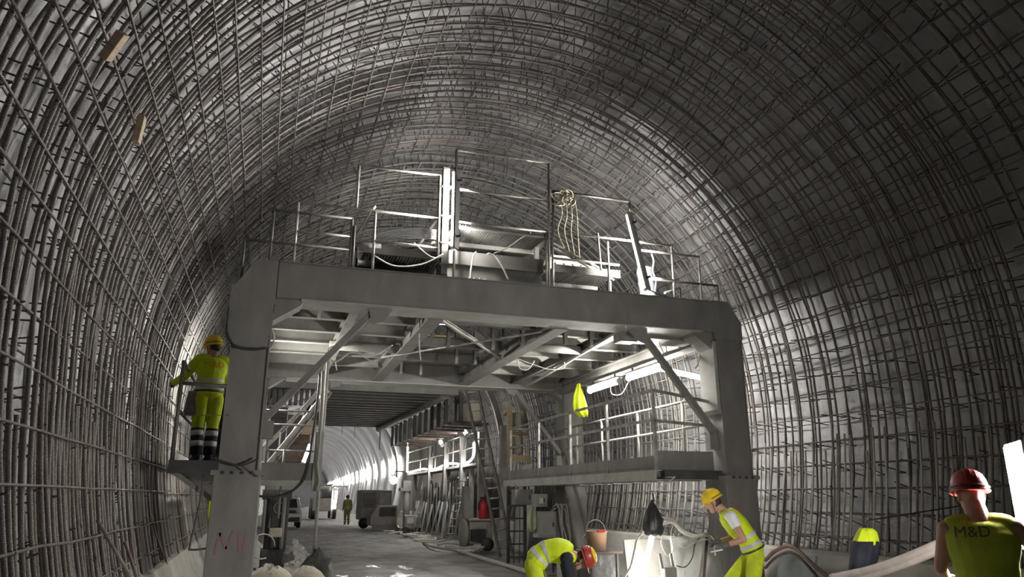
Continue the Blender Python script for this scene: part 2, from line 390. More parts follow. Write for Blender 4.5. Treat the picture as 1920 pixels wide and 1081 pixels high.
def cage(name, ya, yb, label, step, lstep, ostep, hookp, zl=0.5, wob=0.035, hm_='rebar', lm_='rebar_thin'):
    root = thing(name, (CX, (ya + yb) / 2, 0), label, 'rebar cage')
    hm = [hoop_mesh(0.0, 0.0175, wob=wob, seed=s) for s in range(5)]
    y = ya + 0.06; i = 0
    while y < yb:
        o = link('hoop_bar', hm[i % 5], root, M[hm_]); o.location.y = y + random.uniform(-0.035, 0.035); o.rotation_euler.z = random.uniform(-0.004, 0.004)
        if random.random() < 0.22:
            o = link('hoop_bar', hm[(i + 2) % 5], root, M[hm_]); o.location.y = y + random.uniform(0.045, 0.075)
        y += step * random.uniform(0.88, 1.12); i += 1
    om = [hoop_mesh(0.43, 0.0165, wob=0.05, seed=20 + s) for s in range(3)]
    y = ya + 0.1; i = 0
    while y < yb:
        o = link('outer_hoop_bar', om[i % 3], root, M['rebar']); o.location.y = y + random.uniform(-0.05, 0.05)
        y += ostep; i += 1
    lm = [straight_mesh(yb - ya - 0.1, 0.0105, s) for s in range(6)]
    for off, st in ((-0.03, lstep), (0.47, lstep * 1.25)):
        for j, (x, z) in enumerate(arch_points(off, st)):
            o = link('longitudinal_bar' if off < 0 else 'outer_longitudinal_bar', lm[j % 6], root, M[lm_])
            o.location = (x, ya + random.uniform(-0.05, 0.05), z); o.rotation_euler = (random.uniform(-0.0035, 0.0035), random.uniform(0, 6.28), random.uniform(-0.0035, 0.0035))
    # starter bars rising from the kickers
    for side in (-1, 1):
        b = NB(); P = []
        for k in range(9):
            z = (0.6 if side < 0 else 0.8) + 1.75 * k / 8
            a = math.asin((Z0 - z) / RL); x = CX - R0 + RL - RL * math.cos(a)
            P.append((x if side < 0 else 2 * CX - x, 0, z))
        tube(b, P, 0.016, 6, True, True); sm = mesh_of(b, 'starter_bar')
        y = ya + 0.15
        while y < yb:
            o = link('starter_bar', sm, root, M['rebar_rust' if side < 0 else 'rebar_dust']); o.location = (0.02 * random.uniform(-1, 1), y + random.uniform(-0.04, 0.04), random.uniform(-0.25, 0.12))
            o.rotation_euler.x = random.uniform(-0.02, 0.02)
            y += 0.21
    lk = link('tie_link', links_mesh(ya, yb, -0.045, 0.46, 0.40, lstep, 0.0075, hookp), root, M['link']); lk['kind'] = 'stuff'
    return root
cage('rebar_cage', 0.4, 13.3, 'tied steel rebar cage arching over the near tunnel in front of the gantry', 0.205, 0.29, 0.40, 0.35)
cage('rebar_cage', 13.55, 37.0, 'second rebar cage lining the tunnel behind the gantry past the dark joint', 0.215, 0.29, 0.5, 0.9, hm_='rebar_far', lm_='rebar_far')
M['paint_red'] = mat('faded_red_paint', (0.29, 0.15, 0.145), (0.23, 0.17, 0.16), scale=9, rough=0.8)
M['vest_dull'] = mat('hi_vis_vest_worn', (0.50, 0.60, 0.04), (0.38, 0.46, 0.05), scale=4, rough=0.8, bump=0.03, bscale=5)
M['hivis_dim'] = mat('hi_vis_dirty', (0.38, 0.40, 0.12), (0.12, 0.13, 0.08), scale=3, rough=0.8)
M['bag_green'] = mat('pale_green_cloth', (0.40, 0.43, 0.28), (0.28, 0.31, 0.20), scale=5, rough=0.85, bump=0.02, bscale=9)
M['bucket'] = mat('orange_bucket', (0.50, 0.27, 0.15), (0.36, 0.27, 0.20), scale=4, rough=0.6)
M['hose_r'] = mat('reddish_hose', (0.26, 0.15, 0.13), (0.17, 0.11, 0.10), scale=8, rough=0.5)
M['pipe'] = mat('pale_pipe', (0.46, 0.40, 0.36), (0.34, 0.29, 0.26), scale=4, rough=0.5)
M['bluish'] = mat('bluish_board', (0.30, 0.34, 0.33), (0.22, 0.25, 0.245), scale=3, rough=0.6)
M['wood_p'] = mat('pale_timber', (0.56, 0.50, 0.42), (0.44, 0.38, 0.31), scale=5, rough=0.8)
M['rope'] = mat('pale_rope', (0.52, 0.46, 0.34), (0.40, 0.35, 0.26), scale=18, rough=0.9)
M['sleeve'] = mat('duct_fabric', (0.20, 0.215, 0.24), (0.14, 0.155, 0.175), scale=4, rough=0.6, bump=0.02, bscale=10)
M['rubble_d'] = mat('dusty_brown_paint', (0.34, 0.31, 0.29), (0.24, 0.22, 0.205), scale=3, rough=0.75)
M['yellow_d'] = mat('dusty_yellow', (0.56, 0.44, 0.22), (0.44, 0.38, 0.28), scale=4, rough=0.7)
M['conduit'] = mat('ribbed_conduit_plastic', (0.62, 0.62, 0.62), (0.45, 0.45, 0.45), scale=40, rough=0.5)
M['steel_m'] = mat('glare_darkened_steel', (0.13, 0.124, 0.115), (0.08, 0.076, 0.07), scale=2.4, rough=0.65, metal=0.1)  # steel colour darkened to offset the glare of the deck lamps close by
ORD = ['first', 'second', 'third', 'fourth', 'fifth', 'sixth', 'seventh', 'eighth', 'ninth', 'tenth', 'eleventh', 'twelfth', 'thirteenth', 'fourteenth', 'fifteenth', 'sixteenth', 'seventeenth']
# lamp powers in watts, tuned against the photograph
PW = [530, 520, 360, 400, 360, 32, 260, 290, 420, 60, 50, 90]
# ------------------------------------------------------------------ the rolling work gantry
GY, GY2 = 10.5, 17.35
g = thing('work_gantry', (3.5, 14, 0), 'grey steel portal gantry with stepped railed decks standing across the tunnel', 'gantry')
def gp(name, bm, m='steel', parent=None, label=None):
    o = obj(name, bm, M[m], parent or g)
    if label: o['label'] = label
    return o
def strap(p0, p1, w=0.05, m='steel', name='brace', h=None):
    b = NB(); bar(b, p0, p1, w, h); return gp(name, b, m)
def leg(x0, x1, y0, front, mirror):
    y1 = y0 + 0.5
    b = NB(); box(b, (x0, y0, 1.98), (x1, y1, 4.30))
    # side flanges of the box column
    for xa in (x0 - 0.012, x1 - 0.006):
        box(b, (xa, y0 - 0.03, 2.0), (xa + 0.018, y1 + 0.03, 4.28))
    L = gp('leg', b)
    b = NB(); box(b, (x0 - 0.05, y0 - 0.05, 0.16), (x1 + 0.05, y1 + 0.05, 1.98)); bevel(gp('sleeve', b, 'steel', L), 0.01)
    b = NB(); box(b, (x0 - 0.09, y0 - 0.09, 1.93), (x1 + 0.09, y1 + 0.09, 1.99)); gp('collar', b, 'steel', L)
    b = NB(); box(b, (x0 - 0.10, y0 - 0.10, 0.02), (x1 + 0.10, y1 + 0.10, 0.17)); gp('foot', b, 'steel_d', L)
    for k in range(4):
        cx = x0 + 0.06 + (x1 - x0 - 0.12) * k / 3
        b = NB(); lathe(b, [(0, 0), (0.022, 0), (0.022, 0.025), (0, 0.025)], 6, Matrix.Translation((cx, y0 - 0.09, 1.96)) @ Matrix.Rotation(PI / 2, 4, 'X')); gp('bolt', b, 'steel_d', L)
    return L
legs = []
for y0 in (GY, GY2):
    legs.append(leg(-0.56, -0.08, y0, y0 == GY, False)); legs.append(leg(7.12, 7.60, y0, y0 == GY, True))
def yprism(pts, y0, y1, name, m='steel', parent=None):
    b = NB(); poly_prism(b, [(x, y0, z) for x, z in pts], (0, y1 - y0, 0)); return gp(name, b, m, parent)
# leg heads with a cut corner and rounded shroud plates
for i, y0 in enumerate((GY, GY2)):
    h = yprism([(-0.60, 4.25), (-0.04, 4.25), (-0.04, 4.90), (-0.34, 4.90), (-0.60, 4.50)], y0 - 0.02, y0 + 0.52, 'leg_head', 'steel', legs[2 * i])
    h = yprism([(7.08, 4.25), (7.64, 4.25), (7.64, 4.55), (7.40, 4.92), (7.08, 4.92)], y0 - 0.02, y0 + 0.52, 'leg_head', 'steel', legs[2 * i + 1])
pts = [(-0.66 + 0.30 - 0.30 * math.cos(a), 3.62 - 0.0 + 0.18 - 0.18 * math.sin(a)) for a in [PI / 2 * k / 6 for k in range(7)]]
pts += [(-0.10 - 0.0, 3.62), (-0.06, 4.3), (-0.64, 4.5)]
yprism(pts, GY - 0.07, GY - 0.03, 'shroud_plate', 'steel', legs[0])
yprism([(7.04, 3.05), (7.10, 2.98), (7.10, 4.2), (7.04, 4.2)], GY - 0.02, GY + 0.45, 'side_plate', 'steel_l', legs[1])
# red paint smears on the left leg foot
for k, (a, c) in enumerate((((-0.50, 0.95), (-0.46, 1.22)), ((-0.46, 1.22), (-0.37, 1.02)), ((-0.37, 1.02), (-0.30, 1.24)), ((-0.24, 1.24), (-0.20, 0.98)), ((-0.14, 1.2), (-0.16, 1.0)))):
    b = NB(); bar(b, (a[0], GY - 0.053, a[1]), (c[0], GY - 0.053, c[1]), 0.035, 0.004, V((0, 1, 0))); gp('paint_mark', b, 'paint_red' if 'paint_red' in M else 'rust', legs[0], 'faded red paint stroke')
# red painted smear on the right leg
b = NB(); poly_prism(b, [(7.08, GY - 0.055, 1.20), (7.25, GY - 0.055, 1.12), (7.32, GY - 0.055, 1.55), (7.12, GY - 0.055, 1.6)], (0, 0.003, 0)); gp('paint_mark', b, 'paint_red', legs[1], 'faded red paint patch')
# cross beams
def cbeam(y0, zt, zb):
    b = NB(); box(b, (-0.04, y0, zb), (7.10, y0 + 0.5, zt)); o = gp('cross_beam', b); bevel(o, 0.008)
    b = NB(); box(b, (0.30, y0 - 0.03, zb - 0.018), (6.85, y0 + 0.53, zb)); gp('bottom_flange', b, 'steel_l', o)
    b = NB(); box(b, (-0.04, y0 - 0.025, zt), (7.10, y0 + 0.525, zt + 0.015)); gp('top_flange', b, 'steel', o)
    for k in range(7):
        x = 0.6 + 0.98 * k
        b = NB(); box(b, (x, y0 + 0.5, zb), (x + 0.015, y0 + 0.56, zt)); gp('stiffener', b, 'steel', o)
    return o
cbeam(GY - 0.04, 4.88, 4.36); cbeam(GY2, 4.80, 4.28)
# corner gussets under the beam
for sx, xa in ((1, -0.06), (-1, 7.10)):
    for y0 in (GY + 0.05, GY2 + 0.05):
        yprism([(xa, 4.36), (xa + sx * 0.40, 4.36), (xa + sx * 0.36, 4.29), (xa, 4.04)], y0, y0 + 0.36, 'gusset')
# long I beams between the portals
for x in (2.36, 4.48):
    b = NB(); ibeam(b, (x, GY + 0.46, 4.47), (x, GY2 + 0.02, 4.44), 0.30, 0.24, 0.025); gp('long_beam', b, 'steel')
b = NB(); ibeam(b, (1.12, GY + 0.46, 4.47), (1.12, GY2, 4.47), 0.18, 0.14, 0.02); gp('long_beam', b, 'steel_l')
b = NB(); ibeam(b, (5.75, GY + 0.46, 4.47), (5.75, GY2, 4.47), 0.18, 0.14, 0.02); gp('long_beam', b, 'steel')
for x in (-0.32, 7.08):
    b = NB(); ibeam(b, (x, GY + 0.5, 4.33), (x, GY2 + 0.2, 4.33), 0.30, 0.20, 0.02); gp('side_beam', b, 'steel')
# joists and deck panels of the two side bays
JY = [11.15, 12.1, 13.1, 14.15, 15.3, 16.5]
for i, y in enumerate(JY):
    for (xa, xb) in ((-0.22, 2.25), (4.60, 6.98)):
        b = NB(); ibeam(b, (xa, y, 4.60), (xb, y, 4.60), 0.26, 0.13, 0.016); gp('joist', b, 'steel_l')
for y in (11.9, 13.9, 15.6):
    b = NB(); ibeam(b, (2.48, y, 4.60), (4.36, y, 4.60), 0.20, 0.12, 0.016); gp('joist', b, 'steel')
ye = [GY + 0.5] + JY[1:] + [GY2 + 0.05]
for ya, yb in zip(ye, ye[1:]):
    for xs in ((-0.30, 0.52), (0.54, 1.38), (1.40, 2.26), (4.58, 5.40), (5.42, 6.22), (6.24, 7.05)):
        b = NB(); box(b, (xs[0], ya + 0.012, 4.735 + random.uniform(0, 0.01)), (xs[1], yb - 0.012, 4.765)); gp('deck_panel', b, 'steel')
for ya, yb in ((14.9, 16.2), (16.22, 17.3)):
    b = NB(); box(b, (2.5, ya, 4.72), (4.35, yb, 4.75)); gp('deck_panel', b, 'steel')
# brackets hanging below the front bay of joists
for x in (0.18, 0.62, 5.9, 6.5):
    b = NB(); bar(b, (x, 11.15, 4.47), (x + 0.02, 12.1, 4.47), 0.05, 0.02); gp('cleat', b, 'steel_l')
# knee braces
for y in (GY + 0.22, GY2 + 0.2):
    for sx, x0, x1 in ((1, -0.08, 1.42), (-1, 7.12, 5.74)):
        b = NB(); channel(b, (x0, y, 2.58), (x1, y, 4.34), 0.11, 0.09, 0.014, V((0, 1, 0)), sx); k = gp('knee_brace', b)
        b = NB(); box(b, (x0, y - 0.07, 2.42), (x0 + sx * 0.16, y + 0.07, 2.66)); gp('brace_shoe', b, 'steel', k)
        b = NB(); poly_prism(b, [(x1 - sx * 0.14, y - 0.10, 4.34), (x1 + sx * 0.20, y - 0.10, 4.34), (x1 + sx * 0.08, y - 0.10, 4.16), (x1 - sx * 0.10, y - 0.10, 4.10)], (0, 0.02, 0)); gp('brace_plate', b, 'steel', k)
b = NB(); channel(b, (7.30, GY + 0.48, 3.62), (7.22, 13.1, 4.22), 0.10, 0.07); gp('long_brace', b)
b = NB(); channel(b, (-0.40, GY + 0.48, 3.62), (-0.36, 13.1, 4.22), 0.10, 0.07); gp('long_brace', b)
b = NB(); bar(b, (5.55, GY + 0.5, 4.37), (6.1, GY2, 4.33), 0.045, 0.045); gp('tie_rod', b, 'steel_l')
b = NB(); channel(b, (2.5, 11.3, 4.42), (4.38, 14.1, 4.40), 0.07, 0.05); gp('plan_brace', b, 'steel_l')
b = NB(); tube(b, [(2.0, 14.3, 4.30), (4.6, 11.2, 4.40)], 0.02, 6); gp('tie_rod', b, 'rail')
# corner bracket plates, drawn up at the right inner corner
b = NB(); box(b, (6.0, GY + 0.46, 4.28), (7.05, GY + 0.95, 4.34)); gp('corner_plate', b, 'steel')
b = NB(); box(b, (5.55, GY + 0.44, 4.20), (5.86, GY + 0.72, 4.36)); gp('corner_plate', b, 'steel')
# steel uprights dropping from the central deck
for x, y in ((2.6, 12.2), (3.05, 12.9), (3.9, 12.9), (4.25, 12.2), (5.0, 12.0), (5.5, 12.0), (3.2, 16.2), (2.75, 16.2), (4.0, 14.5), (3.6, 14.5)):
    b = NB(); channel(b, (x, y, 4.30), (x, y, 5.0), 0.10, 0.06, 0.01); gp('hanger', b, 'steel')

# ---- guard rails
def guard(rails, posts, r=0.021, m='rail', parent=None, square=False):
    def member(a, c):
        b = NB()
        if square: bar(b, a, c, r * 1.9)
        else: tube(b, [a, c], r, 8)
        return b
    root = gp('guardrail', member(*rails[0]), m, parent)
    for a, c in rails[1:]: gp('rail', member(a, c), m, root)
    for a, c in posts: gp('post', member(a, c), m, root)
    return root
F = 10.60
def f(x, z): return (x, F, z)
ZB = 4.89
guard([(f(-0.54, 5.21), f(0.93, 5.21))], [(f(-0.54, 4.6), f(-0.54, 5.21))], m='rail_d')
guard([(f(-0.20, 5.71), f(0.95, 5.71))], [(f(-0.18, ZB), f(-0.18, 5.71)), (f(0.95, ZB), f(0.95, 5.71)), (f(0.99, ZB), f(0.99, 5.6))], m='rail_d')
guard([(f(0.14, 5.88), f(2.34, 5.88)), (f(0.16, 5.42), f(0.93, 5.42))], [(f(0.15, ZB), f(0.15, 5.88)), (f(1.29, ZB), f(1.29, 5.88))])
guard([(f(1.00, 6.61), f(2.34, 6.61)), (f(1.30, 5.39), f(2.34, 5.39))], [(f(1.00, 5.88), f(1.00, 6.61))])
guard([((1.0, 10.62, 5.40), (1.28, 10.62, 5.97))], [], r=0.024)
guard([(f(2.54, 7.11), f(4.15, 7.11)), (f(2.54, 6.42), f(4.13, 6.42)), (f(2.55, 5.86), f(4.12, 5.86))], [(f(2.54, ZB), f(2.54, 7.11)), (f(4.13, ZB), f(4.15, 7.11)), (f(4.09, ZB), f(4.09, 5.9))], r=0.020)
guard([(f(4.22, 6.61), f(5.66, 6.61))], [(f(4.22, 5.87), f(4.22, 6.61)), (f(5.65, 6.15), f(5.65, 6.61))], m='rail_d', r=0.024)
guard([(f(4.20, 5.88), f(6.45, 5.88)), (f(4.20, 5.42), f(5.4, 5.42))], [(f(4.20, ZB), f(4.20, 5.88)), (f(5.20, ZB), f(5.20, 5.82)), (f(6.43, ZB), f(6.43, 5.88))])
guard([(f(5.80, 5.73), f(6.98, 5.73)), (f(5.9, 5.25), f(6.45, 5.25))], [(f(6.96, ZB), f(6.96, 5.73))])
guard([(f(5.96, 5.23), f(7.32, 5.23))], [(f(7.30, 4.7), f(7.30, 5.23))], m='rail_d')
guard([(f(5.02, 5.95), f(5.06, 5.30))], [], m='rail')
# rails of the upper decks running back along the gantry, and their rear ends
guard([((4.95, 13.4, 6.75), (4.95, 16.0, 6.75)), ((4.2, 13.4, 6.1), (4.95, 13.4, 6.75))], [((4.95, 13.4, 5.5), (4.95, 13.4, 6.75)), ((4.5, 13.4, 5.5), (4.5, 13.4, 6.3)), ((4.95, 16.0, 5.5), (4.95, 16.0, 6.75))], r=0.02)
guard([((2.62, 12.4, 6.55), (2.3, 12.4, 6.0))], [((2.65, 12.4, 5.4), (2.65, 12.4, 6.85))], r=0.03, m='rail_d')
guard([((6.6, 11.2, 5.2), (7.35, 11.9, 5.55)), ((6.3, 11.3, 5.35), (7.0, 12.4, 5.8))], [((7.35, 11.9, 4.8), (7.35, 11.9, 5.55))], r=0.022)
# sloping ladder lying on the right deck
lad = None
for dz in (0.0, 0.075):
    b = NB(); bar(b, (4.26, 10.72, 5.72 - dz), (5.38, 10.78, 5.28 - dz), 0.035, 0.03)
    o = gp('ladder', b, 'rail') if lad is None else gp('stile', b, 'rail', lad)
    if lad is None: lad = o
for k in range(7):
    t = 0.08 + k * 0.14; p = V((4.26, 10.72, 5.72)).lerp(V((5.38, 10.78, 5.28)), t)
    b = NB(); bar(b, p, p + V((0, 0.0, -0.075)), 0.02); gp('rung', b, 'rail', lad)
# main mast beside the tall lamp
b = NB(); box(b, (2.33, 10.56, ZB), (2.43, 10.66, 6.76)); mast = gp('mast', b, 'steel_m')
for z in (5.1, 5.45, 5.9, 6.4):
    b = NB(); box(b, (2.30, 10.54, z), (2.46, 10.68, z + 0.03)); gp('strap', b, 'steel_d', mast)
b = NB(); box(b, (2.27, 10.56, 5.2), (2.30, 10.66, 6.6)); gp('flange', b, 'steel_m', mast)

# ---- raised central deck with ribbed soffit, standing on a box beam
def ribbed(x0, x1, y0, y1, z, pitch=0.045):
    b = NB(); n = int((x1 - x0) / pitch)
    rows = []
    for y in (y0, y1):
        row = []
        for k in range(n + 1):
            xa = x0 + k * pitch
            for dx, dz in ((0, 0), (0.35, 0), (0.5, 0.028), (0.85, 0.028)): row.append(b.verts.new((xa + dx * pitch, y, z + dz)))
        rows.append(row)
    for k in range(len(rows[0]) - 1): b.faces.new((rows[0][k], rows[0][k + 1], rows[1][k + 1], rows[1][k]))
    return b
cd_ = gp('raised_deck', ribbed(2.56, 4.15, 10.62, 13.6, 5.80), 'steel', None, 'ribbed steel deck sheet')
s = cd_.modifiers.new('thick', 'SOLIDIFY'); s.thickness = 0.01
for y in (10.62, 11.35, 12.4, 13.55):
    b = NB(); box(b, (2.54, y, 5.72 if y > 10.7 else 5.78), (4.17, y + 0.07, 5.80)); gp('deck_bearer', b, 'steel_l', cd_)
for x in (2.55, 4.12):
    b = NB(); box(b, (x, 10.62, 5.74), (x + 0.04, 13.6, 5.84)); gp('deck_edge', b, 'steel_l', cd_)
b = NB(); box(b, (2.52, 10.86, 5.24), (4.14, 11.2, 5.47)); bevel(gp('box_beam', b, 'steel_m'), 0.008)
b = NB(); box(b, (2.52, 10.95, 4.89), (4.14, 11.2, 5.24)); gp('box_beam', b, 'steel_m')
b = NB(); box(b, (2.68, 10.93, 4.95), (3.18, 10.96, 5.06)); gp('slot', b, 'steel_d')
b = NB(); box(b, (3.5, 10.93, 4.95), (3.95, 10.96, 5.05)); gp('slot', b, 'steel_d')
for x in (2.85, 2.94, 3.03):
    b = NB(); box(b, (x, 10.90, 4.95), (x + 0.02, 10.94, 5.06)); gp('slot_bar', b, 'steel_l')
b = NB(); box(b, (3.10, 10.90, 4.94), (3.16, 10.94, 5.05)); gp('slot_bar', b, 'steel_l')
for x, y, z in ((2.62, 13.2, 4.6), (4.06, 13.2, 4.6), (2.62, 11.05, 5.47), (4.06, 11.05, 5.47)):
    b = NB(); box(b, (x, y, z), (x + 0.07, y + 0.07, 5.75)); gp('deck_post', b, 'steel')
# side decks, one step lower
for (xa, xb) in ((1.18, 2.44), (4.28, 5.46)):
    d = gp('side_deck', ribbed(xa, xb, 10.75, 14.0, 5.33, 0.05), 'steel'); s = d.modifiers.new('thick', 'SOLIDIFY'); s.thickness = 0.01
    b = NB(); box(b, (xa - 0.02, 10.73, 5.24), (xb + 0.02, 10.78, 5.37)); gp('deck_edge', b, 'steel_m', d)
    for y in (11.6, 12.6, 13.9):
        b = NB(); box(b, (xa, y, 5.25), (xb, y + 0.06, 5.33)); gp('deck_bearer', b, 'steel', d)
    for x in (xa + 0.02, xb - 0.08):
        for y in (11.0, 13.7):
            b = NB(); box(b, (x, y, 4.76), (x + 0.06, y + 0.06, 5.26)); gp('deck_post', b, 'steel_d', d)
    b = NB(); box(b, (xa, 11.5, 4.78), (xb, 11.55, 5.22)); gp('back_plate', b, 'steel_d', d)

# ---- right inner walkway
WX0, WX1 = 6.0, 7.06
b = NB(); box(b, (WX0, 10.75, 2.06), (WX1, 18.5, 2.12)); wk = gp('walkway', b, 'steel')
b = NB(); box(b, (WX0 - 0.012, 10.75, 2.12), (WX0 + 0.006, 18.4, 2.30)); gp('toe_board', b, 'steel', wk)
b = NB(); box(b, (WX0, 10.745, 2.12), (WX1, 10.765, 2.38)); gp('toe_board', b, 'steel', wk)
b = NB(); channel(b, (WX0 - 0.10, 10.62, 1.99), (WX0 - 0.10, 18.6, 1.99), 0.16, 0.12, 0.012); gp('edge_channel', b, 'steel_l', wk)
for k in range(9):
    y = 10.9 + k * 0.93
    b = NB(); ibeam(b, (WX0 - 0.05, y, 1.99), (WX1 + 0.4, y, 1.99), 0.13, 0.08, 0.012); gp('bearer', b, 'steel_l', wk)
b = NB(); box(b, (6.05, 10.60, 1.93), (7.5, 10.72, 2.07)); gp('end_beam', b, 'steel_d', wk)
IP = [10.76, 12.54, 14.32, 16.2, 18.3]
guard([((WX0, 10.76, 3.36), (WX0, 18.3, 3.36)), ((WX0, 10.76, 2.88), (WX0, 18.3, 2.88)), ((WX0, 10.76, 3.36), (7.1, 10.76, 3.20)), ((WX0, 10.76, 2.86), (7.1, 10.76, 2.80)), ((WX0, 18.3, 3.36), (7.0, 18.3, 3.36))],
      [((WX0, y, 2.0), (WX0, y, 3.36)) for y in IP], r=0.024, m='rail', parent=wk, square=True)
guard([((7.05, 11.1, 3.30), (7.05, 17.2, 3.30)), ((7.05, 11.1, 2.83), (7.05, 17.2, 2.83))], [((7.05, y, 2.1), (7.05, y, 3.30)) for y in (11.6, 13.3, 15.0, 16.4)], r=0.024, m='steel_l', parent=wk)
# ---- left outer platform
b = NB(); box(b, (-1.16, 10.42, 1.95), (-0.56, 15.5, 2.11)); lw = gp('side_platform', b, 'steel_d')
b = NB(); box(b, (-1.16, 10.95, 2.11), (-1.145, 15.5, 2.24)); gp('toe_board', b, 'steel_l', lw)
for y in (10.6, 12.4, 14.2):
    b = NB(); bar(b, (-1.1, y, 1.96), (-0.56, y, 1.60), 0.06); gp('bracket', b, 'steel', lw)
guard([((-1.13, 10.48, 3.10), (-0.56, 10.48, 3.08)), ((-1.13, 10.48, 3.38), (-1.13, 15.4, 3.38)), ((-1.13, 10.48, 2.75), (-1.13, 15.4, 2.75))],
      [((-1.13, 10.48, 2.1), (-1.13, 10.48, 3.40)), ((-1.13, 12.9, 2.1), (-1.13, 12.9, 3.38)), ((-1.13, 15.4, 2.1), (-1.13, 15.4, 3.38))], r=0.026, m='rail_d', parent=lw)
guard([((-0.62, 12.1, 3.0), (-0.62, 15.3, 3.0)), ((-0.62, 12.1, 2.55), (-0.62, 15.3, 2.55))], [((-0.62, 12.1, 2.1), (-0.62, 12.1, 3.0)), ((-0.62, 15.3, 2.1), (-0.62, 15.3, 3.0))], r=0.02, m='steel_l', parent=lw)
b = NB(); tube(b, [(-1.13, 10.48, 2.70), (-0.8, 10.48, 2.685), (-0.5, 10.48, 2.70)], 0.005, 5); gp('wire', b, 'rail_d', lw)
# ---- left inner landing with stair
b = NB(); box(b, (-0.05, 13.45, 2.14), (0.86, 17.2, 2.20)); ld = gp('landing', b, 'steel')
b = NB(); box(b, (-0.05, 13.40, 1.93), (0.88, 13.46, 2.22)); gp('edge_beam', b, 'steel', ld)
b = NB(); box(b, (-0.05, 13.38, 1.84), (0.88, 13.50, 1.93)); gp('edge_beam', b, 'steel_l', ld)
b = NB(); box(b, (0.80, 13.36, 1.75), (0.95, 13.52, 2.75)); gp('landing_post', b, 'steel_l', ld)
b = NB(); tube(b, [(0.93, 13.40, 4.02), (0.92, 13.40, 0.65)], 0.030, 8); gp('drop_pole', b, 'steel_l', ld)
guard([((-0.05, 13.42, 2.86), (0.9, 13.42, 2.86)), ((-0.05, 13.42, 3.1), (0.9, 13.42, 3.1)), ((0.0, 13.42, 2.42), (0.9, 13.42, 2.42))], [((0.30, 13.42, 1.3), (0.30, 13.42, 2.45)), ((0.02, 13.42, 2.2), (0.02, 13.42, 3.1))], r=0.018, m='rail', parent=ld)
for dy in (0.0, 0.75):
    b = NB(); channel(b, (0.08, 13.6 + dy, 2.2), (1.02, 13.9 + dy, 3.55), 0.12, 0.05); gp('stair_string', b, 'steel_l', ld)
for k in range(7):
    t = (k + 0.5) / 7; p = V((0.08, 13.6, 2.2)).lerp(V((1.02, 13.9, 3.55)), t)
    b = NB(); box(b, (p.x - 0.09, p.y, p.z - 0.012), (p.x + 0.09, p.y + 0.75, p.z + 0.012)); gp('stair_tread', b, 'steel_l', ld)
guard([((0.25, 15.5, 2.9), (1.1, 15.5, 4.0))], [((0.25, 15.5, 2.2), (0.25, 15.5, 2.9))], r=0.02, m='rail_d', parent=ld)
# ---- air duct slung under the deck, cable loops, scraps
b = NB(); tube(b, [(0.98, 14.0, 4.42), (2.3, 14.0, 4.42)], 0.09, 12); gp('air_duct', b, 'steel_l')
b = NB(); tube(b, [(4.6, 13.0, 4.42), (5.7, 13.0, 4.42)], 0.08, 12); gp('air_duct', b, 'steel_l')
def cable(pts, r=0.011, m='cable_w', parent=None, name='cable', n=6):
    b = NB(); tube(b, spline(pts, n), r, 6); return gp(name, b, m, parent)
def px(pts, Y): return [PY(x, y, Y) for x, y in pts]
cable(px([(736, 646), (700, 665), (660, 660), (640, 672), (625, 678), (616, 668), (616, 655), (625, 648)], 13), 0.016)
cable(px([(736, 646), (715, 668), (700, 676), (685, 670), (672, 657)], 13), 0.012)
cable(px([(788, 585), (786, 640), (789, 675)], 12), 0.010)
cable(px([(631, 650), (629, 675), (632, 694)], 13), 0.008)
cable(px([(505, 610), (513, 625), (512, 645), (503, 660), (500, 690), (495, 730)], 11.1), 0.014)
cable(px([(970, 672), (975, 690), (990, 692), (1002, 676)], 13.2), 0.012)
cable(px([(970, 672), (1000, 683), (1030, 692), (1056, 690), (1058, 678)], 13.2), 0.010)
cable(px([(1238, 600), (1236, 640), (1250, 668), (1246, 620), (1248, 602)], 11.2), 0.008)
cable(px([(1300, 650), (1312, 660), (1309, 680), (1304, 690)], 10.9), 0.014)
cable(px([(1145, 722), (1147, 738), (1165, 738), (1178, 716)], 13.0), 0.008)
cable(px([(703, 480), (740, 498), (790, 495), (831, 476)], 10.55), 0.011)
cable(px([(776, 455), (800, 476), (815, 483), (830, 480)], 10.55), 0.008)
cable(px([(881, 525), (884, 498), (888, 478), (893, 472)], 10.7), 0.014)
cable(px([(953, 524), (942, 500), (930, 482), (918, 475), (914, 476)], 10.7), 0.015)
cable(px([(925, 475), (950, 465), (975, 447), (995, 436)], 10.7), 0.010)
cable(px([(1208, 540), (1222, 545), (1235, 552), (1250, 555)], 10.5), 0.010, 'cable_d')
cable(px([(430, 575), (426, 620), (440, 648), (470, 655), (500, 652)], 10.40), 0.016, 'cable_d')
cable(px([(400, 858), (430, 868), (452, 872), (480, 862), (484, 858)], 10.40), 0.014, 'steel_d', name='sling')
cable(px([(452, 872), (470, 885), (484, 893)], 10.40), 0.010, 'steel_d', name='sling')
# bent drain rod below the left platform
cable([(-0.74, 10.5, 1.95), (-0.74, 10.5, 1.6), (-0.80, 10.5, 1.08), (-0.78, 10.5, 1.02), (-0.6, 10.5, 1.03)], 0.012, 'rail_d', name='hook_rod')
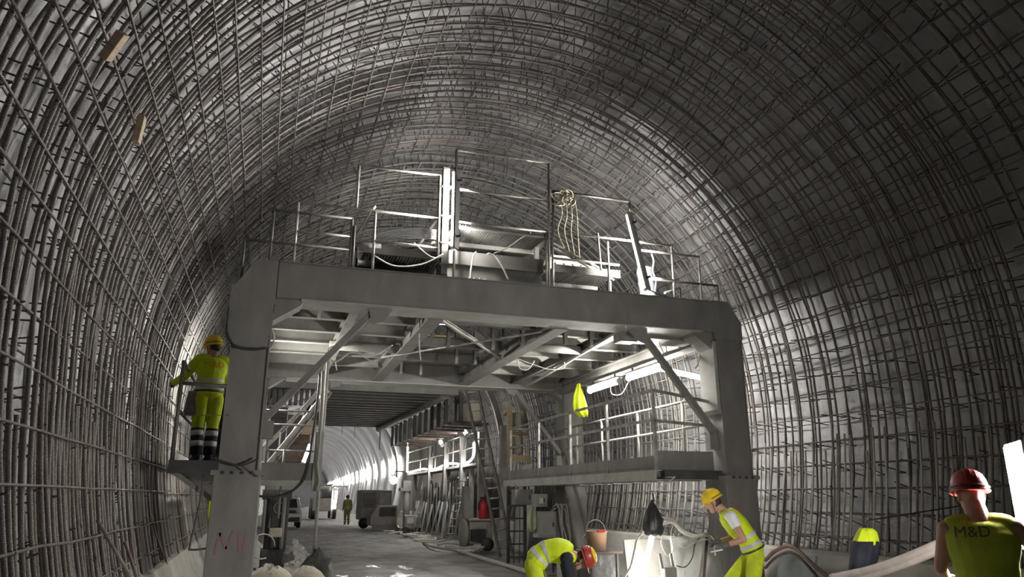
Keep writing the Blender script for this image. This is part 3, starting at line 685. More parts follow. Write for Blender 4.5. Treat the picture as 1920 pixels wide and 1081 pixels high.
# ------------------------------------------------------------------ people
from mathutils.bvhtree import BVHTree
def remesh(bm, voxel, sm=4):
    bmesh.ops.recalc_face_normals(bm, faces=bm.faces)
    me = bpy.data.meshes.new('tmp'); bm.to_mesh(me); bm.free()
    o = bpy.data.objects.new('tmp', me); COL.objects.link(o)
    r = o.modifiers.new('r', 'REMESH'); r.mode = 'VOXEL'; r.voxel_size = voxel; r.use_smooth_shade = True
    s = o.modifiers.new('s', 'SMOOTH'); s.iterations = sm; s.factor = 0.5
    dg = bpy.context.evaluated_depsgraph_get(); dg.update()
    out = bpy.data.meshes.new_from_object(o.evaluated_get(dg))
    bpy.data.objects.remove(o); bpy.data.meshes.remove(me)
    for p in out.polygons: p.use_smooth = True
    return out
def ell(c, s, f_, a, b, n=16):
    return [c + s * (a * math.cos(2 * PI * k / n)) + f_ * (b * math.sin(2 * PI * k / n)) for k in range(n)]
def limb(bm, pts, rad, n=10):
    """tapered limb with rounded ends"""
    P = [V(p) for p in pts]; d0 = (P[0] - P[1]).normalized(); d1 = (P[-1] - P[-2]).normalized()
    Q = [P[0] + d0 * rad[0] * 0.95, P[0] + d0 * rad[0] * 0.6] + P + [P[-1] + d1 * rad[-1] * 0.6, P[-1] + d1 * rad[-1] * 0.95]
    r = [rad[0] * 0.3, rad[0] * 0.8] + list(rad) + [rad[-1] * 0.8, rad[-1] * 0.3]
    tube(bm, Q, r, n)
def torso(bm, J, grow, t0=0.0, t1=1.0, cap=True):
    """elliptical rings from the crotch to the neck; t in 0..1 along the spine"""
    sp = spline([J['pelvis'], J['waist'], J['chest'], J['neck']], 8)
    # t, half width, half depth
    prof = [(0.0, 0.165, 0.115), (0.12, 0.178, 0.125), (0.30, 0.160, 0.112), (0.48, 0.168, 0.118), (0.66, 0.195, 0.130), (0.80, 0.205, 0.122), (0.90, 0.165, 0.098), (0.96, 0.09, 0.07), (1.0, 0.066, 0.062)]
    sh = (J['shR'] - J['shL']).normalized(); hp = (J['hipR'] - J['hipL']).normalized()
    rings = []
    N = 22
    for i in range(N + 1):
        t = t0 + (t1 - t0) * i / N
        k = t * (len(sp) - 1); a = int(min(k, len(sp) - 2)); c = sp[a].lerp(sp[a + 1], k - a)
        d = (sp[min(a + 1, len(sp) - 1)] - sp[max(a - 1, 0)]).normalized()
        s = hp.lerp(sh, min(1, t * 1.3)); s = (s - d * s.dot(d)).normalized(); f_ = d.cross(s)
        for (ta, wa, da), (tb, wb, db) in zip(prof, prof[1:]):
            if ta <= t <= tb + 1e-6:
                u = (t - ta) / (tb - ta); u = u * u * (3 - 2 * u); wd = wa + (wb - wa) * u; dp = da + (db - da) * u; break
        rings.append(ell(c, s, f_, (wd + grow) * J['build'], (dp + grow) * J['build']))
    if t0 == 0.0 and cap:
        c0 = J['pelvis']; d = (sp[0] - sp[1]).normalized()
        rings.insert(0, [c0 + (p - c0) * 0.6 + d * 0.07 for p in rings[0]])
    loft(bm, rings, cap)
    return rings
def hand(bm, w, d, nrm, curl=0.5, side=1, r=0.0105):
    """palm and five fingers; w wrist, d pointing direction, nrm palm normal (towards the palm side)"""
    d = d.normalized(); nrm = (nrm - d * nrm.dot(d)).normalized(); s = d.cross(nrm).normalized() * side
    loft(bm, [ell(w + d * t, s, nrm, a, b, 10) for t, a, b in ((-0.02, 0.026, 0.02), (0.02, 0.034, 0.018), (0.055, 0.042, 0.017), (0.085, 0.041, 0.015), (0.1, 0.034, 0.011))])
    for k, (off, ln) in enumerate(((0.031, 0.070), (0.011, 0.080), (-0.011, 0.075), (-0.031, 0.058))):
        p0 = w + d * 0.085 + s * off; a = curl * 0.9; p1 = p0 + (d * math.cos(a) + nrm * math.sin(a)) * ln * 0.55
        a2 = curl * 2.1; p2 = p1 + (d * math.cos(a2) + nrm * math.sin(a2)) * ln * 0.5
        limb(bm, [p0, p1, p2], [r, r * 0.95, r * 0.8], 7)
    p0 = w + d * 0.03 + s * 0.03; p1 = p0 + (d * 0.55 + s * 0.7 + nrm * 0.4).normalized() * 0.04; p2 = p1 + (d * 0.85 + s * 0.1 + nrm * 0.5).normalized() * 0.035
    limb(bm, [p0, p1, p2], [r * 1.3, r * 1.15, r * 0.9], 7)
def head_frame(J):
    up = J['head_up'].normalized(); fw = J['head_fwd']; fw = (fw - up * fw.dot(up)).normalized(); rt = fw.cross(up)
    M4 = Matrix((rt, fw, up)).transposed().to_4x4(); M4.translation = J['head']; return M4
def head(bm, J):
    M4 = head_frame(J)
    rg = [(-0.122, 0.028, 0.03, 0.058), (-0.108, 0.045, 0.05, 0.045), (-0.075, 0.058, 0.075, 0.02), (-0.03, 0.068, 0.09, 0.008), (0.02, 0.074, 0.097, 0.0), (0.06, 0.074, 0.098, -0.004), (0.09, 0.062, 0.084, -0.006), (0.115, 0.036, 0.05, -0.006), (0.122, 0.01, 0.015, -0.006)]
    loft(bm, [[M4 @ V((a * math.cos(2 * PI * k / 16), o + b * math.sin(2 * PI * k / 16), z)) for k in range(16)] for z, a, b, o in rg])
    loft(bm, [[M4 @ V((a * math.cos(2 * PI * k / 8), y + b * math.sin(2 * PI * k / 8), z)) for k in range(8)] for z, a, b, y in ((-0.045, 0.018, 0.012, 0.098), (-0.035, 0.019, 0.022, 0.103), (-0.015, 0.012, 0.016, 0.102), (0.015, 0.008, 0.008, 0.095))])
    loft(bm, [[M4 @ V((a * math.cos(2 * PI * k / 8), 0.088 + b * math.sin(2 * PI * k / 8), z)) for k in range(8)] for z, a, b in ((-0.082, 0.018, 0.012), (-0.074, 0.026, 0.018), (-0.066, 0.018, 0.014))])
    for sx in (-1, 1):
        loft(bm, [[M4 @ V((sx * 0.074 + 0.012 * math.cos(2 * PI * k / 8), -0.012 + b * math.sin(2 * PI * k / 8), z)) for k in range(8)] for z, b in ((-0.035, 0.008), (-0.015, 0.016), (0.012, 0.022), (0.026, 0.012))])
    limb(bm, [J['neck'] + (J['neck'] - J['head']) * 0.25, J['neck'].lerp(J['head'], 0.75)], [0.064 * (1 + 3 * (J['build'] - 1)), 0.060 * (1 + 2.5 * (J['build'] - 1))], 12)
def helmet(J, root, m, deco=None):
    M4 = head_frame(J) @ Matrix.Translation((0, -0.004, 0.035)) @ Matrix.Rotation(-0.10, 4, 'X')
    b = NB(); lathe(b, [(1.02, -0.012), (1.0, 0.0), (0.985, 0.035), (0.93, 0.07), (0.80, 0.105), (0.56, 0.132), (0.28, 0.146), (0, 0.150)], 28, M4, 0.118, 0.142)
    h = obj('helmet', b, m, root)
    b = NB(); rings = []
    for rr, z in ((1.0, 0.004), (1.0, -0.006)):
        pass
    inner = []; outer = []
    for k in range(28):
        a = 2 * PI * k / 28; sx, sy = math.cos(a), math.sin(a)
        ext = 0.014 + 0.045 * max(0, sy) ** 3
        inner.append((0.116 * sx, 0.140 * sy)); outer.append(((0.118 + ext * 0.6) * sx, (0.142 + ext) * sy))
    for z0, z1 in ((0.004, -0.008),):
        A = [b.verts.new(M4 @ V((x, y, z0))) for x, y in inner]; B = [b.verts.new(M4 @ V((x, y, z0 - 0.008))) for x, y in outer]
        Cc = [b.verts.new(M4 @ V((x, y, z0 - 0.014))) for x, y in outer]; D = [b.verts.new(M4 @ V((x, y, z0 - 0.010))) for x, y in inner]
        quadloop(b, A, B); quadloop(b, B, Cc); quadloop(b, Cc, D)
    obj('brim', b, m, h)
    for x in (-0.03, 0.0, 0.03):
        b = NB(); P = []
        for k in range(9):
            a = PI * (0.12 + 0.76 * k / 8); P.append(M4 @ V((x, 0.142 * math.cos(a) * 0.98, 0.150 * math.sin(a) ** 0.8 + (0.0 if abs(x) < 0.01 else -0.004))))
        tube(b, P, 0.006, 6); obj('ridge', b, m, h)
    b = NB(); tube(b, [M4 @ V((0.119 * math.cos(a) * 1.02, 0.142 * math.sin(a) * 1.02, 0.02)) for a in [PI * (1.0 + k / 12) for k in range(13)]], 0.006, 5); obj('strap', b, M['steel_d'], h)
    for sx in (-1, 1):
        b = NB(); tube(b, [M4 @ V((sx * 0.105, 0.02, 0.0)), M4 @ V((sx * 0.085, 0.03, -0.08)), M4 @ V((sx * 0.03, 0.055, -0.155))], 0.004, 5); obj('chin_strap', b, M['steel_d'], h)
    if deco: deco(M4, h)
    return h
def band(J, t0, t1, grow, root, m='reflect'):
    b = NB(); torso(b, J, grow, t0, t1); obj('reflective_band', b, M[m], root)
def legband(a, c, t0, t1, r0, r1, root, m='reflect'):
    b = NB(); p, q = V(a).lerp(V(c), t0), V(a).lerp(V(c), t1)
    tube(b, [p, q], [r0 + (r1 - r0) * t0, r0 + (r1 - r0) * t1], 16); obj('reflective_band', b, M[m], root)
def boot(b, an, fwd):
    fwd = V((fwd.x, fwd.y, fwd.z)).normalized(); s = fwd.cross(V((0, 0, 1))).normalized(); u = s.cross(fwd)
    ctr = an + V((0, 0, 0))
    rg = [(-0.095, 0.03, 0.03, -0.045), (-0.08, 0.042, 0.05, -0.035), (-0.02, 0.046, 0.06, -0.03), (0.06, 0.048, 0.048, -0.042), (0.13, 0.05, 0.034, -0.052), (0.175, 0.04, 0.026, -0.058), (0.19, 0.02, 0.012, -0.062)]
    loft(b, [[ctr + fwd * y + s * (a * math.cos(2 * PI * k / 12)) + u * (z + h * math.sin(2 * PI * k / 12)) for k in range(12)] for y, a, h, z in rg])
    limb(b, [an + u * -0.01, an + u * 0.10], [0.055, 0.060], 12)
def text_on(txt, size, M4, target, root, m, name='lettering'):
    """flat print laid onto a cloth surface"""
    c = bpy.data.curves.new('t', 'FONT'); c.body = txt; c.size = size; c.align_x = 'CENTER'; c.align_y = 'CENTER'; c.resolution_u = 3
    o = bpy.data.objects.new('t', c); COL.objects.link(o)
    dg = bpy.context.evaluated_depsgraph_get(); dg.update(); me = bpy.data.meshes.new_from_object(o.evaluated_get(dg)); bpy.data.objects.remove(o)
    b = NB(); b.from_mesh(me); bmesh.ops.triangulate(b, faces=b.faces); bmesh.ops.subdivide_edges(b, edges=b.edges, cuts=1)
    tb = NB(); tb.from_mesh(target); tree = BVHTree.FromBMesh(tb)
    nrm = (M4.to_3x3() @ V((0, 0, 1))).normalized()
    for v in b.verts:
        p = M4 @ v.co; hit = tree.ray_cast(p + nrm * 0.3, -nrm)
        v.co = (hit[0] + nrm * 0.004) if hit[0] else p
    tb.free(); bmesh.ops.recalc_face_normals(b, faces=b.faces)
    return obj(name, b, m, root)

def person(loc, rot, pose, label, group=None, top='shirt', sleeve=1.0, top_m='hivis', under=None, under_m='white', leg_m='hivis_t', helmet_m='helmet_y', bands=True, low_navy=False, glove=None, voxel=0.0075, scale=1.0, curl=(0.7, 0.7), txt=None, build=1.0, hair=True, deco=None):
    RM = Matrix.Translation(V(loc)) @ Matrix.Rotation(rot, 4, 'Z') @ Matrix.Scale(scale, 4)
    R3 = RM.to_3x3().normalized()
    J = {k: RM @ V(v) for k, v in pose.items() if k not in ('head_fwd', 'head_up', 'toeL', 'toeR', 'palmL', 'palmR', 'hdL', 'hdR')}
    J['head_fwd'] = R3 @ V(pose['head_fwd']); J['head_up'] = R3 @ V(pose['head_up']); J['build'] = build
    tl = R3 @ V(pose.get('toeL', (0, 1, 0))); tr = R3 @ V(pose.get('toeR', (0, 1, 0)))
    root = thing('person', loc, label, 'person', group)
    # body: one continuous surface
    b = NB(); torso(b, J, 0.0)
    for s_ in 'LR':
        sg = -1 if s_ == 'L' else 1
        limb(b, [J['neck'].lerp(J['sh' + s_], 0.35) - V((0, 0, 0.03)), J['sh' + s_]], [0.06, 0.062])
        limb(b, [J['sh' + s_], J['sh' + s_].lerp(J['el' + s_], 0.4), J['el' + s_]], [0.060, 0.054, 0.042])
        limb(b, [J['el' + s_], J['el' + s_].lerp(J['wr' + s_], 0.3), J['wr' + s_]], [0.041, 0.043, 0.028])
        limb(b, [J['hip' + s_], J['hip' + s_].lerp(J['kn' + s_], 0.5), J['kn' + s_]], [0.092, 0.080, 0.056])
        limb(b, [J['kn' + s_], J['kn' + s_].lerp(J['an' + s_], 0.35), J['an' + s_]], [0.055, 0.057, 0.038])
        dh = R3 @ V(pose['hd' + s_]) if 'hd' + s_ in pose else (J['wr' + s_] - J['el' + s_])
        pn = R3 @ V(pose.get('palm' + s_, (-sg, 0, 0)))
        if not glove: hand(b, J['wr' + s_], dh, pn, curl[0 if s_ == 'L' else 1], sg)
        limb(b, [J['an' + s_], J['an' + s_] + (tl if s_ == 'L' else tr) * 0.12 - V((0, 0, 0.04))], [0.036, 0.03])
    head(b, J)
    body = link('body', remesh(b, voxel), root, M['skin'])
    if glove:
        for s_ in 'LR':
            sg = -1 if s_ == 'L' else 1
            dh = R3 @ V(pose['hd' + s_]) if 'hd' + s_ in pose else (J['wr' + s_] - J['el' + s_]); pn = R3 @ V(pose.get('palm' + s_, (-sg, 0, 0)))
            b = NB(); hand(b, J['wr' + s_], dh, pn, curl[0 if s_ == 'L' else 1], sg, 0.0125)
            limb(b, [J['wr' + s_].lerp(J['el' + s_], 0.22), J['wr' + s_]], [0.042, 0.036])
            link('glove', remesh(b, 0.005, 3), root, glove)
    M4 = head_frame(J)
    for sx in (-1, 1):
        b = NB(); lathe(b, [(0, -0.011), (0.008, -0.008), (0.011, 0), (0.008, 0.008), (0, 0.011)], 8, M4 @ Matrix.Translation((sx * 0.032, 0.086, 0.012))); obj('eye', b, M['glass'], root)
    if hair:
        b = NB(); loft(b, [[M4 @ V((a * math.cos(PI + PI * k / 10), -0.004 + d * math.sin(PI + PI * k / 10), z)) for k in range(11)] + [M4 @ V((a * 0.8 * math.cos(-PI * k / 10), -0.004 + d * 0.8 * math.sin(-PI * k / 10), z)) for k in range(11)] for z, a, d in ((-0.075, 0.052, 0.066), (-0.03, 0.076, 0.098), (0.03, 0.080, 0.104), (0.08, 0.072, 0.094))])
        obj('hair', b, M['hair'], root)
    # upper clothing
    if under is not None:
        b = NB(); torso(b, J, 0.010, 0.05, 0.93)
        for s_ in 'LR':
            e = J['sh' + s_].lerp(J['el' + s_], min(1, under * 2))
            limb(b, [J['neck'].lerp(J['sh' + s_], 0.5) - V((0, 0, 0.02)), J['sh' + s_]], [0.070, 0.078])
            tube(b, [J['sh' + s_], e], [0.080, 0.068], 12)
            if under > 0.5:
                limb(b, [J['el' + s_], J['el' + s_].lerp(J['wr' + s_], (under - 0.5) * 2 * 0.95)], [0.058, 0.046], 12)
                limb(b, [e, e + (J['el' + s_] - J['sh' + s_]) * 0.001 + V((0, 0, 0.001))], [0.06, 0.06])
        link('undershirt', remesh(b, 0.010), root, M[under_m])
    b = NB(); torso(b, J, 0.026 if under is not None else 0.020, 0.02, 0.945)
    for s_ in 'LR':
        limb(b, [J['neck'].lerp(J['sh' + s_], 0.4) - V((0, 0, 0.02)), J['sh' + s_].lerp(J['neck'], 0.12 if top == 'shirt' else 0.25)], [0.078, 0.084 if top == 'shirt' else 0.074])
        if top == 'shirt':
            if sleeve <= 0.5: tube(b, [J['sh' + s_], J['sh' + s_].lerp(J['el' + s_], sleeve * 2)], [0.082, 0.074], 12)
            else:
                limb(b, [J['sh' + s_], J['sh' + s_].lerp(J['el' + s_], 0.5), J['el' + s_]], [0.080, 0.072, 0.063], 12)
                limb(b, [J['el' + s_], J['el' + s_].lerp(J['wr' + s_], (sleeve - 0.5) * 2)], [0.062, 0.050], 12)
    sh_me = remesh(b, 0.010, 3); shirt = link('vest' if top == 'vest' else 'jacket', sh_me, root, M[top_m])
    if bands:
        band(J, 0.18, 0.26, 0.031, root); band(J, 0.36, 0.43, 0.031, root)
    # trousers
    b = NB(); torso(b, J, 0.016, 0.0, 0.24)
    for s_ in 'LR':
        h, k_, a = J['hip' + s_], J['kn' + s_], J['an' + s_]
        limb(b, [h, h.lerp(k_, 0.5), k_], [0.112, 0.104, 0.084], 14)
        if not low_navy: limb(b, [k_, k_.lerp(a, 0.4), a + (k_ - a) * 0.08], [0.084, 0.083, 0.078], 14)
        else: limb(b, [k_, k_.lerp(a, 0.12)], [0.084, 0.083], 14)
    link('trousers', remesh(b, 0.011, 3), root, M[leg_m])
    for s_ in 'LR':
        k_, a = J['kn' + s_], J['an' + s_]
        if low_navy:
            b = NB(); tube(b, [k_.lerp(a, 0.08), k_.lerp(a, 0.5), k_.lerp(a, 0.97)], [0.086, 0.084, 0.08], 14); obj('trouser_cuff', b, M['navy'], root)
        legband(k_, a, 0.16, 0.34, 0.090, 0.086, root); legband(k_, a, 0.52, 0.70, 0.089, 0.086, root)
        b = NB(); boot(b, a, tl if s_ == 'L' else tr); link('boot', remesh(b, 0.009, 3), root, M['navy'])
    helmet(J, root, M[helmet_m], deco)
    if txt:
        t_, size, dy, dx, m_ = txt
        ch = J['chest'].lerp(J['neck'], dy); up = (J['neck'] - J['waist']).normalized(); rt = (J['shR'] - J['shL']).normalized(); nz = -(up.cross(rt)) * -1
        back = rt.cross(up)      # seen from behind: x right, y up, z towards the viewer
        M4t = Matrix((rt, up, back)).transposed().to_4x4(); M4t.translation = ch + rt * dx
        text_on(t_, size, M4t, sh_me, root, m_)
    return root, J
STAND = dict(pelvis=(0, 0, 0.93), waist=(0, 0.01, 1.10), chest=(0, 0.015, 1.30), neck=(0, 0.0, 1.50), head=(0, 0.035, 1.635), head_fwd=(0, 1, 0), head_up=(0, 0.05, 1),
             shL=(-0.19, 0, 1.43), shR=(0.19, 0, 1.43), elL=(-0.25, -0.02, 1.14), elR=(0.25, -0.02, 1.14), wrL=(-0.26, 0.08, 0.90), wrR=(0.26, 0.08, 0.90),
             hipL=(-0.095, 0, 0.90), hipR=(0.095, 0, 0.90), knL=(-0.105, 0.03, 0.50), knR=(0.105, 0.03, 0.50), anL=(-0.11, -0.01, 0.10), anR=(0.11, -0.01, 0.10))
def pose(**k): d = dict(STAND); d.update(k); return d
M['print_orange'] = mat('orange_print', (0.72, 0.30, 0.02), rough=0.7)
M['print_dark'] = mat('dark_print', (0.10, 0.10, 0.06), rough=0.7)
M['glove'] = mat('work_glove', (0.06, 0.06, 0.058), (0.16, 0.16, 0.15), scale=14, rough=0.85)
# worker on the left platform, back to us
p1 = pose(elL=(-0.36, 0.10, 1.16), wrL=(-0.42, 0.34, 1.12), elR=(0.24, 0.10, 1.15), wrR=(0.10, 0.34, 1.12), head=(-0.005, 0.045, 1.635), head_fwd=(-0.45, 1, -0.05), head_up=(-0.06, 0.0, 1), knL=(-0.10, 0.02, 0.5), anL=(-0.09, -0.03, 0.10), knR=(0.10, 0.04, 0.5), anR=(0.085, 0.0, 0.10))
w1, J1 = person((PY(386, 857, 11.25).x - 0.05, 11.25, 2.11), 0.30, p1, 'worker in hi-vis suit and yellow helmet standing on the left side platform', top='shirt', sleeve=0.95, low_navy=True, helmet_m='helmet_y', txt=('M&D', 0.135, 0.30, 0.0, M['print_orange']), curl=(0.9, 0.6), glove=M['glove'])
b = NB(); q = J1['hipL'] + V((-0.10, -0.02, -0.02)); loft(b, [[q + V((a * math.cos(2 * PI * k / 12), d * math.sin(2 * PI * k / 12), z)) for k in range(12)] for z, a, d in ((-0.24, 0.09, 0.06), (-0.20, 0.12, 0.075), (-0.05, 0.10, 0.07), (0.10, 0.08, 0.055))]); obj('tool_pouch', b, M['grey_cloth'], w1)
b = NB(); torso(b, J1, 0.030, 0.10, 0.15); obj('belt', b, M['steel_d'], w1)
# foreground worker with the red helmet, back to us
az = math.radians(49.5)
l4 = V((4.72, 4.02, 0.02))
p4 = pose(head_fwd=(-0.12, 1, -0.05), elR=(0.40, 0.10, 1.20), wrR=(0.46, 0.33, 1.08), elL=(-0.27, 0.06, 1.15), wrL=(-0.22, 0.30, 1.05), head=(-0.02, 0.03, 1.64), shL=(-0.20, 0, 1.42), shR=(0.20, 0, 1.44))
w4, J4 = person(l4, -az + 0.10, p4, 'worker with red helmet and sleeveless hi-vis vest seen from behind at the right edge', top='vest', top_m='vest_dull' if 'vest_dull' in M else 'hivis', helmet_m='helmet_r', bands=False, txt=('M&D', 0.10, 0.55, -0.06, M['print_dark']), curl=(0.6, 0.6), build=1.06, hair=False)
# worker leaning forward in front of the right leg
p3 = pose(pelvis=(0, -0.02, 0.87), waist=(0, 0.05, 1.02), chest=(0, 0.17, 1.19), neck=(0, 0.31, 1.35), head=(0, 0.42, 1.455), head_fwd=(0.12, 1, -0.45), head_up=(0, 0.45, 1), shL=(-0.19, 0.24, 1.29), shR=(0.19, 0.26, 1.29),
          elL=(-0.27, 0.13, 1.03), wrL=(-0.22, 0.36, 0.96), elR=(0.25, 0.20, 1.02), wrR=(0.16, 0.42, 0.97), hipL=(-0.095, -0.02, 0.84), hipR=(0.095, -0.02, 0.84),
          knR=(0.13, 0.30, 0.52), anR=(0.14, 0.30, 0.10), knL=(-0.11, 0.06, 0.47), anL=(-0.11, -0.16, 0.11))
c3 = PY(1412, 1040, 8.75)
w3, J3 = person((c3.x, c3.y, 0.0), math.radians(62), p3, 'worker in yellow helmet and hi-vis vest leaning forward before the right gantry leg', top='vest', under=0.24, under_m='white', helmet_m='helmet_y', bands=True, low_navy=True, glove=M['glove'], curl=(1.1, 1.1), scale=1.09)
b = NB(); torso(b, J3, 0.036, 0.08, 0.13); obj('belt', b, M['steel_d'], w3)
b = NB(); tube(b, [J3['wrL'] + V((-0.02, 0.0, -0.05)), J3['wrL'] + V((-0.16, 0.06, -0.08))], [0.012, 0.009], 6); tl_ = obj('pliers', b, M['white']); tag(tl_, 'small pale tool held in the leaning worker\'s gloved hand', 'tool')
# worker bent double, facing right
p2 = pose(pelvis=(0, -0.02, 0.84), waist=(0, 0.10, 0.955), chest=(0, 0.29, 0.985), neck=(0, 0.46, 0.93), head=(0, 0.58, 0.885), head_fwd=(-0.22, 0.55, -0.85), head_up=(0.05, 1, 0.42), shL=(-0.19, 0.36, 0.90), shR=(0.19, 0.38, 0.92),
          elL=(-0.22, 0.40, 0.63), wrL=(-0.16, 0.42, 0.38), elR=(0.22, 0.42, 0.64), wrR=(0.14, 0.48, 0.38), hipL=(-0.10, -0.04, 0.82), hipR=(0.10, -0.04, 0.82),
          knL=(-0.14, 0.10, 0.45), anL=(-0.15, -0.02, 0.10), knR=(0.14, 0.06, 0.46), anR=(0.15, -0.10, 0.10))
c2 = PY(1005, 1048, 9.2)
w2, J2 = person((c2.x, c2.y, 0.02), math.radians(-112), p2, 'worker with red helmet bent double picking something off the floor', top='vest', under=0.98, under_m='navy', helmet_m='helmet_r', glove=M['glove'], scale=1.0, curl=(0.9, 0.9))
M4 = head_frame(J2) @ Matrix.Translation((0, -0.004, 0.036)) @ Matrix.Rotation(-0.10, 4, 'X')
b = NB(); lathe(b, [(0.83, 0.105), (0.58, 0.134), (0.30, 0.149), (0, 0.153)], 20, M4, 0.118, 0.142); obj('helmet_cap', b, M['helmet_y'], w2)
# distant worker beside the machines
p5 = pose(head_fwd=(0.1, -1, 0))
person((PY(650, 975, 49.0).x, 49.0, 0.0), math.radians(160), pose(), 'distant worker in dark hi-vis suit walking far down the tunnel', voxel=0.02, top='shirt', sleeve=0.95, top_m='hivis_dim', leg_m='hivis_dim', helmet_m='steel_d')
# ------------------------------------------------------------------ lamps
def lamp_tube(name, a, c, label, r=0.022, housing=None, power=900, group=None, hw=0.07, col='steel_l', cat='lamp'):
    a, c = V(a), V(c); root = thing(name, a.lerp(c, 0.5), label, cat, group)
    L_ = (c - a).length; m = emit('lit_' + name, (1.0, 0.97, 0.91), power / (PI * 2 * PI * r * L_))
    b = NB(); tube(b, [a, c], r, 10); obj('tube', b, m, root)
    d = (c - a).normalized()
    for p, s in ((a, -1), (c, 1)):
        b = NB(); tube(b, [p + d * s * 0.002, p + d * s * 0.05], r * 1.25, 10); obj('end_cap', b, M['white'], root)
    if housing is not None:
        hv = V(housing); b = NB(); bar(b, a - d * 0.05 + hv * (r + 0.03), c + d * 0.05 + hv * (r + 0.03), hw, 0.03, hv if abs(hv.dot(d)) < 0.9 else V((0, 0, 1))); obj('housing', b, M[col], root)
        for t in (0.12, 0.88):
            p = a.lerp(c, t); b = NB(); bar(b, p + hv * (r + 0.02), p + hv * (r + 0.12), 0.03); obj('bracket', b, M['steel_d'], root)
    return root
lamp_tube('tube_lamp', (2.495, 10.525, 5.42), (2.495, 10.525, 6.66), 'bright vertical tube lamp strapped to the mast on top of the gantry', r=0.026, power=PW[0], housing=(0.77, -0.64, 0), hw=0.15, col='steel_d')  # housing plate added as a screen, keeps light off the near right wall
lamp_tube('tube_lamp', (5.79, 10.46, 5.02), (5.52, 10.46, 6.28), 'bright leaning tube lamp on the right end of the gantry deck', r=0.022, power=PW[1], housing=(0.6, -0.8, 0.12), hw=0.17)
lamp_tube('tube_lamp', (6.72, 14.84, 3.93), (6.72, 13.42, 3.93), 'farther tube lamp under the right side beam of the gantry', r=0.055, power=PW[2], housing=(0, 0, 1), hw=0.13, group='lamps under the right side beam')
lamp_tube('tube_lamp', (6.72, 12.97, 3.93), (6.72, 11.62, 3.93), 'nearer tube lamp under the right side beam of the gantry', r=0.055, power=PW[3], housing=(0, 0, 1), hw=0.13, group='lamps under the right side beam')
lamp_tube('tube_lamp', (-0.36, 14.9, 3.95), (-0.36, 13.5, 3.95), 'tube lamp hidden under the left side beam behind the left leg', r=0.04, power=PW[4], housing=(0, 0, 1), hw=0.12)
# lamp pushed into a black bag, leaning by the right leg
la, lb = PY(1222, 1006, 9.7), PY(1197, 1120, 9.62)
lamp_tube('tube_lamp', lb, la, 'bright tube lamp leaning below the black plastic bag', r=0.036, power=PW[5])
top = PY(1226, 936, 9.72); bt = PY(1226, 1003, 9.72); H = top.z - bt.z
b = NB(); rings = []
for t, wd in ((0.0, 0.80), (0.05, 0.98), (0.2, 1.05), (0.4, 1.0), (0.6, 0.82), (0.75, 0.58), (0.86, 0.34), (0.93, 0.18), (0.97, 0.20), (1.0, 0.10)):
    ring = []
    for k in range(28):
        a = 2 * PI * k / 28; fold = 1 + 0.07 * math.sin(5 * a + 2 * t * 3) * (1 - t * 0.5) + 0.05 * math.sin(9 * a + 4)
        ring.append(V((bt.x + 0.135 * wd * fold * math.cos(a) + 0.012 * t, 9.74 + 0.12 * wd * fold * math.sin(a), bt.z + H * t + 0.012 * math.sin(3 * a) * (1 - t))))
    rings.append(ring)
loft(b, rings); bag = thing('plastic_bag', (bt.x, 9.74, bt.z), 'black plastic bag tied over the top of the leaning tube lamp', 'bag')
obj('bag_body', b, M['black'], bag)
b = NB(); tube(b, [top + V((0, 0, -0.03)), top + V((0.0, 0, 0.02)), top + V((-0.02, 0.0, 0.10))], 0.012, 6); obj('knot', b, M['black'], bag)
b = NB(); tube(b, [top + V((-0.02, 0.02, 0.08)), (6.0, 10.2, 1.95), (6.05, 10.66, 1.96)], 0.006, 5); obj('string', b, M['cable_w'], bag)
# floodlight on a stand at the right edge
fl = thing('flood_light', (5.3, 4.0, 0.0), 'large white floodlight panel on a stand at the right edge', 'lamp')
fx = PX(1902, 900, 5.45)
P0 = V((fx.x, fx.y, 0)); nn = V((-0.75, 0.66, 0)); dirr = V((-0.66, -0.75, 0))
def fpt(u, z, o=0.0): return P0 + dirr * u + nn * o + V((0, 0, z))
W_, zb_, zt_ = 0.60, 1.28, 2.04
b = NB(); poly_prism(b, [fpt(0.02, zb_ + 0.02, 0.034), fpt(W_ - 0.02, zb_ + 0.02, 0.034), fpt(W_ - 0.02, zt_ - 0.02, 0.034), fpt(0.02, zt_ - 0.02, 0.034)], nn * 0.004)
obj('light_panel', b, emit('lit_panel', (1.0, 0.98, 0.95), PW[6] / (PI * W_ * (zt_ - zb_))), fl)
b = NB(); poly_prism(b, [fpt(0, zb_, -0.03), fpt(W_, zb_, -0.03), fpt(W_, zt_, -0.03), fpt(0, zt_, -0.03)], nn * 0.06); obj('case', b, M['white'], fl)
b = NB(); tube(b, [fpt(W_ / 2, 0.35, -0.06), fpt(W_ / 2, 1.5, -0.06)], 0.018, 8); obj('pole', b, M['steel_d'], fl)
for a in (0.3, 2.4, 4.5):
    b = NB(); tube(b, [fpt(W_ / 2, 0.55, -0.06), fpt(W_ / 2, 0.02, -0.06) + V((0.4 * math.cos(a), 0.4 * math.sin(a), 0))], 0.012, 6); obj('leg', b, M['steel_d'], fl)
# lamps in the far lined tunnel
for k in range(17):
    y = 52 + 6.2 * k; zc = 3.7
    a = math.asin((Z0 - 3.25) / RL); x = CX + R0 - 0.19 + drift(y)
    lamp_tube('wall_lamp', (x - 0.02, y, 3.2), (x - 0.10, y, 4.35), '%s nearest wall lamp in the row along the right side of the lined tunnel' % ORD[k], r=0.075, power=PW[7], housing=(1, 0, 0), group='wall lamps of the lined tunnel', hw=0.2)
